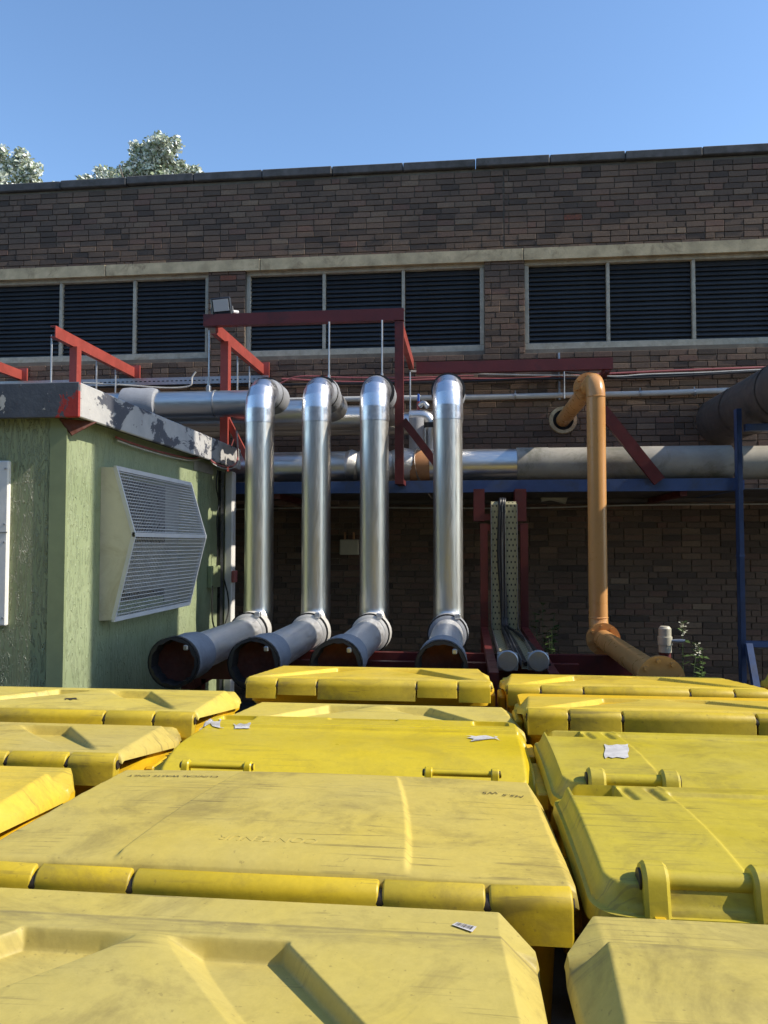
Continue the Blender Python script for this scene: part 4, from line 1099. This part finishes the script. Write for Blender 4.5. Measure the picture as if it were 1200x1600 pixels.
    for s_ in (-1, 1):
        L('side_handle', MB().bbox(s_ * (hx + .02) - .02, s_ * (hx + .02) + .02, D * .35, D * .66, ztop_ - .11, ztop_ - .03, .008), bmat, body, False)
        L('trunnion', MB().tube([(s_ * (hx - .03), D / 2, ztop_ - .19), (s_ * (hx + .03), D / 2, ztop_ - .19)], .022, 14), bmat, body)
        for yy in (.14, D - .12):
            x_ = s_ * (W / 2 - .24)
            f = L('caster', MB().tube([(x_ - .022, yy, .1), (x_ + .022, yy, .1)], .1, 20), 'rubber')
            L('fork', MB().box(x_ - .034, x_ - .026, yy - .03, yy + .03, .08, .206).box(x_ + .026, x_ + .034, yy - .03, yy + .03, .08, .206), 'galv', f, False)
    if kind == 'plain':
        for s_ in (-1, 1):
            for (v0, v1, w_, za_, zb_2) in ((.02, .36, .034, .10, .045), (.42, .58, .028, .07, .035)):
                x0_, x1_ = sorted((s_ * (W / 2 - .004), s_ * (W / 2 + w_)))
                L('side_rim', MB().bbox(x0_, x1_, v0, v1, zh - za_, zh - zb_2, .006), bmat, body, False)
    return B, lid, fn
def _local(name, mb, mt, par, smooth, ang):
    me = bpy.data.meshes.new(name); me.from_pydata([tuple(v) for v in mb.v], [], mb.f); finish(me, smooth, ang); me.materials.append(MATS[mt])
    return link(name, me, par)

hi = dict(nu=340, nv=200)
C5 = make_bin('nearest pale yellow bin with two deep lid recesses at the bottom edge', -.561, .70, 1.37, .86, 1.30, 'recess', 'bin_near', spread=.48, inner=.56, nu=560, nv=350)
C4 = make_bin('large faded yellow bin with black stencilled words, behind the nearest bin', -.442, 1.62, 1.325, .78, 1.31, 'panel', 'bin_dusty', tilt_=.02, **hi)
C3 = make_bin('glossy bright yellow bin with torn white labels and two hinge bars', -.415, 2.46, 1.28, .70, 1.265, 'plain', 'bin_bright', tilt_=.02, nu=220, nv=140)
Dn = make_bin('pale faded yellow bin wedged behind the glossy labelled one', -.42, 3.17, 1.31, .75, 1.245, 'recess', 'bin_faded', tilt_=.05, nu=180, nv=110)
E = make_bin('yellow bin in the back row in front of the silver pipe ends', -.515, 4.03, 1.30, .72, 1.295, 'recess', 'bin_warm', tilt_=.055, nu=180, nv=110)
R5 = make_bin('pale yellow bin at the bottom right corner with a scuffed raised lid panel', .845, .66, 1.34, .85, 1.325, 'recess', 'bin_near', spread=.46, inner=.55, **hi)
R4 = make_bin('lime yellow bin with a large hinge bar, directly behind the bottom right bin', .895, 1.57, 1.30, .72, 1.315, 'lug', 'bin_lime', nu=300, nv=180)
R3 = make_bin('lime yellow bin with one white label and a hinge bar, right side', .905, 2.31, 1.30, .72, 1.29, 'lug', 'bin_lime', nu=240, nv=150)
R2 = make_bin('warm yellow bin second from the back in the right column', .905, 3.31, 1.32, .76, 1.315, 'recess', 'bin_warm', tilt_=.12, nu=180, nv=110)
R1 = make_bin('warm yellow bin at the back right in front of the ochre pipe flange', .865, 4.10, 1.32, .72, 1.27, 'recess', 'bin_warm', tilt_=.075, nu=150, nv=90)
R0 = make_bin('yellow bin at the far right edge of the back row', 2.38, 4.02, 1.34, .76, 1.26, 'lug', 'bin_lime', tilt_=.02)
R2b = make_bin('yellow bin beyond the right column, mostly out of the picture', 2.36, 3.18, 1.34, .76, 1.26, 'recess', 'bin_faded', tilt_=.02)
L1 = make_bin('faded yellow bin at the left standing against the green cabin', -1.845, 3.27, 1.37, .74, 1.275, 'recess', 'bin_faded', tilt_=.045, nu=180, nv=110)
L2 = make_bin('dusty yellow bin at the left in front of the one by the cabin', -1.875, 2.60, 1.36, .66, 1.275, 'recess', 'bin_dusty', tilt_=.06, nu=200, nv=120)
L3 = make_bin('bright yellow bin at the left edge beside the stencilled one', -1.945, 1.72, 1.36, .78, 1.27, 'recess', 'bin_warm', tilt_=.0, nu=200, nv=120)

# writing and labels on the lids
def mark(bin_, s, size, px_, py_, rot, mat, name, lift=.0015, shear=0, ext=0.0, tilt_=0.0, dz=0.0):
    B, lid, fn = bin_; w = onZ(px_, py_, lid.location.z + B.location.z + dz)
    me = text_mesh(s, size, ext, shear); drape(me, fn, tilt_, 0, w.x - B.location.x, w.y - B.location.y, rot, lift)
    me.materials.append(MATS[mat]); return link(name, me, lid)
mark(C4, 'CLINICAL WASTE ONLY', .026, 272, 1212, math.pi, 'ink', 'stencilled_text', .002, tilt_=.02, dz=-.012)
mark(C4, 'CONTENUR', .042, 422, 1322, math.pi, 'bin_dusty', 'moulded_text', .0001, .15, .0008, tilt_=.02, dz=.0)
mark(C4, 'W5', .030, 766, 1232, math.pi + .2, 'ink', 'handwritten_mark', .002, .3, tilt_=.02)
mark(C4, 'M5.5', .030, 803, 1236, math.pi - .1, 'ink', 'handwritten_mark', .002, .3, tilt_=.02)
def patch(bin_, poly, mat, name, lift=.0025, tilt_=0.0, sub=6):
    B, lid, fn = bin_; zz = lid.location.z + B.location.z
    import bmesh
    pts = [onZ(a, b, zz) for a, b in poly]
    bm = bmesh.new(); bm.faces.new([bm.verts.new((p.x - B.location.x, p.y - B.location.y, 0)) for p in pts])
    bmesh.ops.triangulate(bm, faces=bm.faces); bmesh.ops.subdivide_edges(bm, edges=bm.edges, cuts=sub, use_grid_fill=True)
    me = bpy.data.meshes.new(name); bm.to_mesh(me); bm.free(); drape(me, fn, tilt_, 0, 0, 0, 0, lift)
    me.materials.append(MATS[mat]); return link(name, me, lid)
def jag(x0, y0, x1, y1, seed, n=5, a=.14, skew=0):
    q = random.Random(seed); w, h = x1 - x0, y1 - y0; out = []
    for i in range(n): out.append((x0 + w * i / n, y0 + q.uniform(0, a) * h))
    for i in range(n): out.append((x1 - q.uniform(0, a * .5) * w, y0 + h * i / n))
    for i in range(n): out.append((x1 - w * i / n, y1 - q.uniform(0, a) * h))
    for i in range(n): out.append((x0 + q.uniform(0, a * .5) * w, y1 - h * i / n))
    return out
patch(R3, jag(944, 1172, 983, 1196, 1, 6, .12), 'sticker_white', 'torn_label', .003)
patch(C3, jag(308, 1136, 350, 1149, 2, 6, .5), 'sticker_white', 'torn_label', .004, .02)
patch(C3, jag(364, 1143, 392, 1148, 3, 5, .3), 'sticker_white', 'torn_label', .004, .02)
patch(C3, jag(728, 1158, 782, 1169, 4, 7, .5), 'sticker_white', 'torn_label', .004, .02)
patch(L1, jag(100, 1089, 126, 1094, 21, 5, .8), 'ink', 'dirt_mark', .003, .045)
patch(C5, jag(560, 1441, 585, 1445, 22, 5, .8), 'ink', 'dirt_mark', .003)
bs = [(706, 1427), (714, 1423), (745, 1430), (738, 1438)]
patch(C5, bs, 'sticker_white', 'barcode_label', .003)
a, b, c, d = [Vector((*p, 0)) for p in bs]
q = random.Random(9); u = .12
while u < .86:
    w_ = q.choice((.012, .02, .034)); s_ = lambda uu, vv: ((a + (d - a) * uu) * (1 - vv) + (b + (c - b) * uu) * vv)
    patch(C5, [tuple(s_(u, .22)[:2]), tuple(s_(u + w_, .22)[:2]), tuple(s_(u + w_, .8)[:2]), tuple(s_(u, .8)[:2])], 'ink', 'barcode_bar', .0045, 0, 1); u += w_ + q.choice((.014, .022, .03))

# ------------------------------------------------------------------ trees behind the building
def tree(px_, wpx, ptop, Y, seed, label, lobes):
    q = random.Random(seed); top = onY(px_, ptop, Y); hw = wpx / FPX * Y / 2
    T = thing('poplar_tree', (top.x, Y, 0), label, 'tree', 'silver leaved trees behind the building')
    H = top.z; tr = MB(); base = Vector((top.x, Y, 0))
    tr.tube(spline([base, base + Vector((.1, 0, H * .4)), base + Vector((-.1, .1, H * .8))], 6), [.22 - .16 * i / 12 for i in range(13)], 10)
    for k in range(9):
        a = q.uniform(0, 6.28); z = H * q.uniform(.45, .75); e = base + Vector((math.cos(a) * hw * .7, math.sin(a) * hw * .7, z + H * .15))
        tr.tube(spline([base + Vector((0, 0, z)), (base + Vector((0, 0, z)) + e) / 2 + Vector((0, 0, .1)), e], 4), [.07 - .05 * i / 8 for i in range(9)], 7)
    tr.build('trunk', 'bark', T)
    lf_ = MB()
    for (lx_, lz, lr, cnt) in lobes:       # offsets in half-widths / metres below top
        cl = [(base.x + lx_ * hw, Y + q.uniform(-.4, .4), H - lz, lr)]
        for _ in range(14):
            g_ = cl[0]; v = Vector((q.gauss(0, 1), q.gauss(0, 1), q.gauss(0, 1))).normalized() * lr * q.uniform(.4, .85)
            cl.append((g_[0] + v.x, g_[1] + v.y, g_[2] + v.z, lr * q.uniform(.28, .48)))
        for _ in range(cnt):
            cc = q.choice(cl[1:]) ; v = Vector((q.gauss(0, 1), q.gauss(0, 1), q.gauss(0, 1))).normalized() * cc[3] * q.uniform(.2, 1.15)
            p = Vector((cc[0], cc[1], cc[2])) + v; L_ = q.uniform(.045, .095)
            d = Vector((q.gauss(0, 1), q.gauss(0, 1), q.gauss(0, .8))).normalized(); e = d.orthogonal().normalized(); e = Matrix.Rotation(q.uniform(0, 6.28), 3, d) @ e
            lf_.add([p - d * L_, p + e * L_ * .6, p + d * L_, p - e * L_ * .6], [(0, 1, 2, 3)])
    lf_.build('crown', 'silver_leaf', T, smooth=False)
tree(225, 190, 214, 24, 2, 'silver leaved tree rising above the roof, right of the pair', [(.05, .75, .62, 2600), (.42, .62, .58, 2600), (.72, 1.2, .55, 1900), (-.25, 1.25, .6, 2400), (-.72, 1.35, .5, 1300), (-.98, 1.55, .3, 500), (.2, 1.8, 1.1, 3600), (-.4, 2.3, 1.0, 3000)])
tree(20, 190, 222, 24, 6, 'silver leaved tree rising above the roof at the left edge', [(-.35, .55, .55, 2300), (.15, .9, .55, 2300), (.42, 1.2, .45, 1500), (-.9, 1.0, .8, 3000), (-.1, 1.7, 1.1, 3600), (.78, 1.62, .18, 260)])

# ------------------------------------------------------------------ unseen building added behind the viewer to darken shaded faces
ob = thing('shading_building', (0, -7, 0), 'plain brown building added unseen behind the viewer to darken shaded faces', 'building')
MB().box(-18, 14, -15, -7, 0, 8.6).build('wall', 'mortar', ob, smooth=False)
MB().box(-18.1, 14.1, -15.1, -6.93, 8.601, 8.72).build('coping', 'coping', ob, smooth=False)
for k in range(7):
    for zz in (1.0, 3.8, 6.4):
        w = MB().bbox(-16.5 + k * 4.2, -14.7 + k * 4.2, -7.0, -6.94, zz, zz + 1.5).build('window', 'white_plastic', ob, smooth=False)
        MB().box(-16.4 + k * 4.2, -14.8 + k * 4.2, -6.939, -6.935, zz + .1, zz + 1.4).build('pane', 'black_plastic', w, smooth=False)
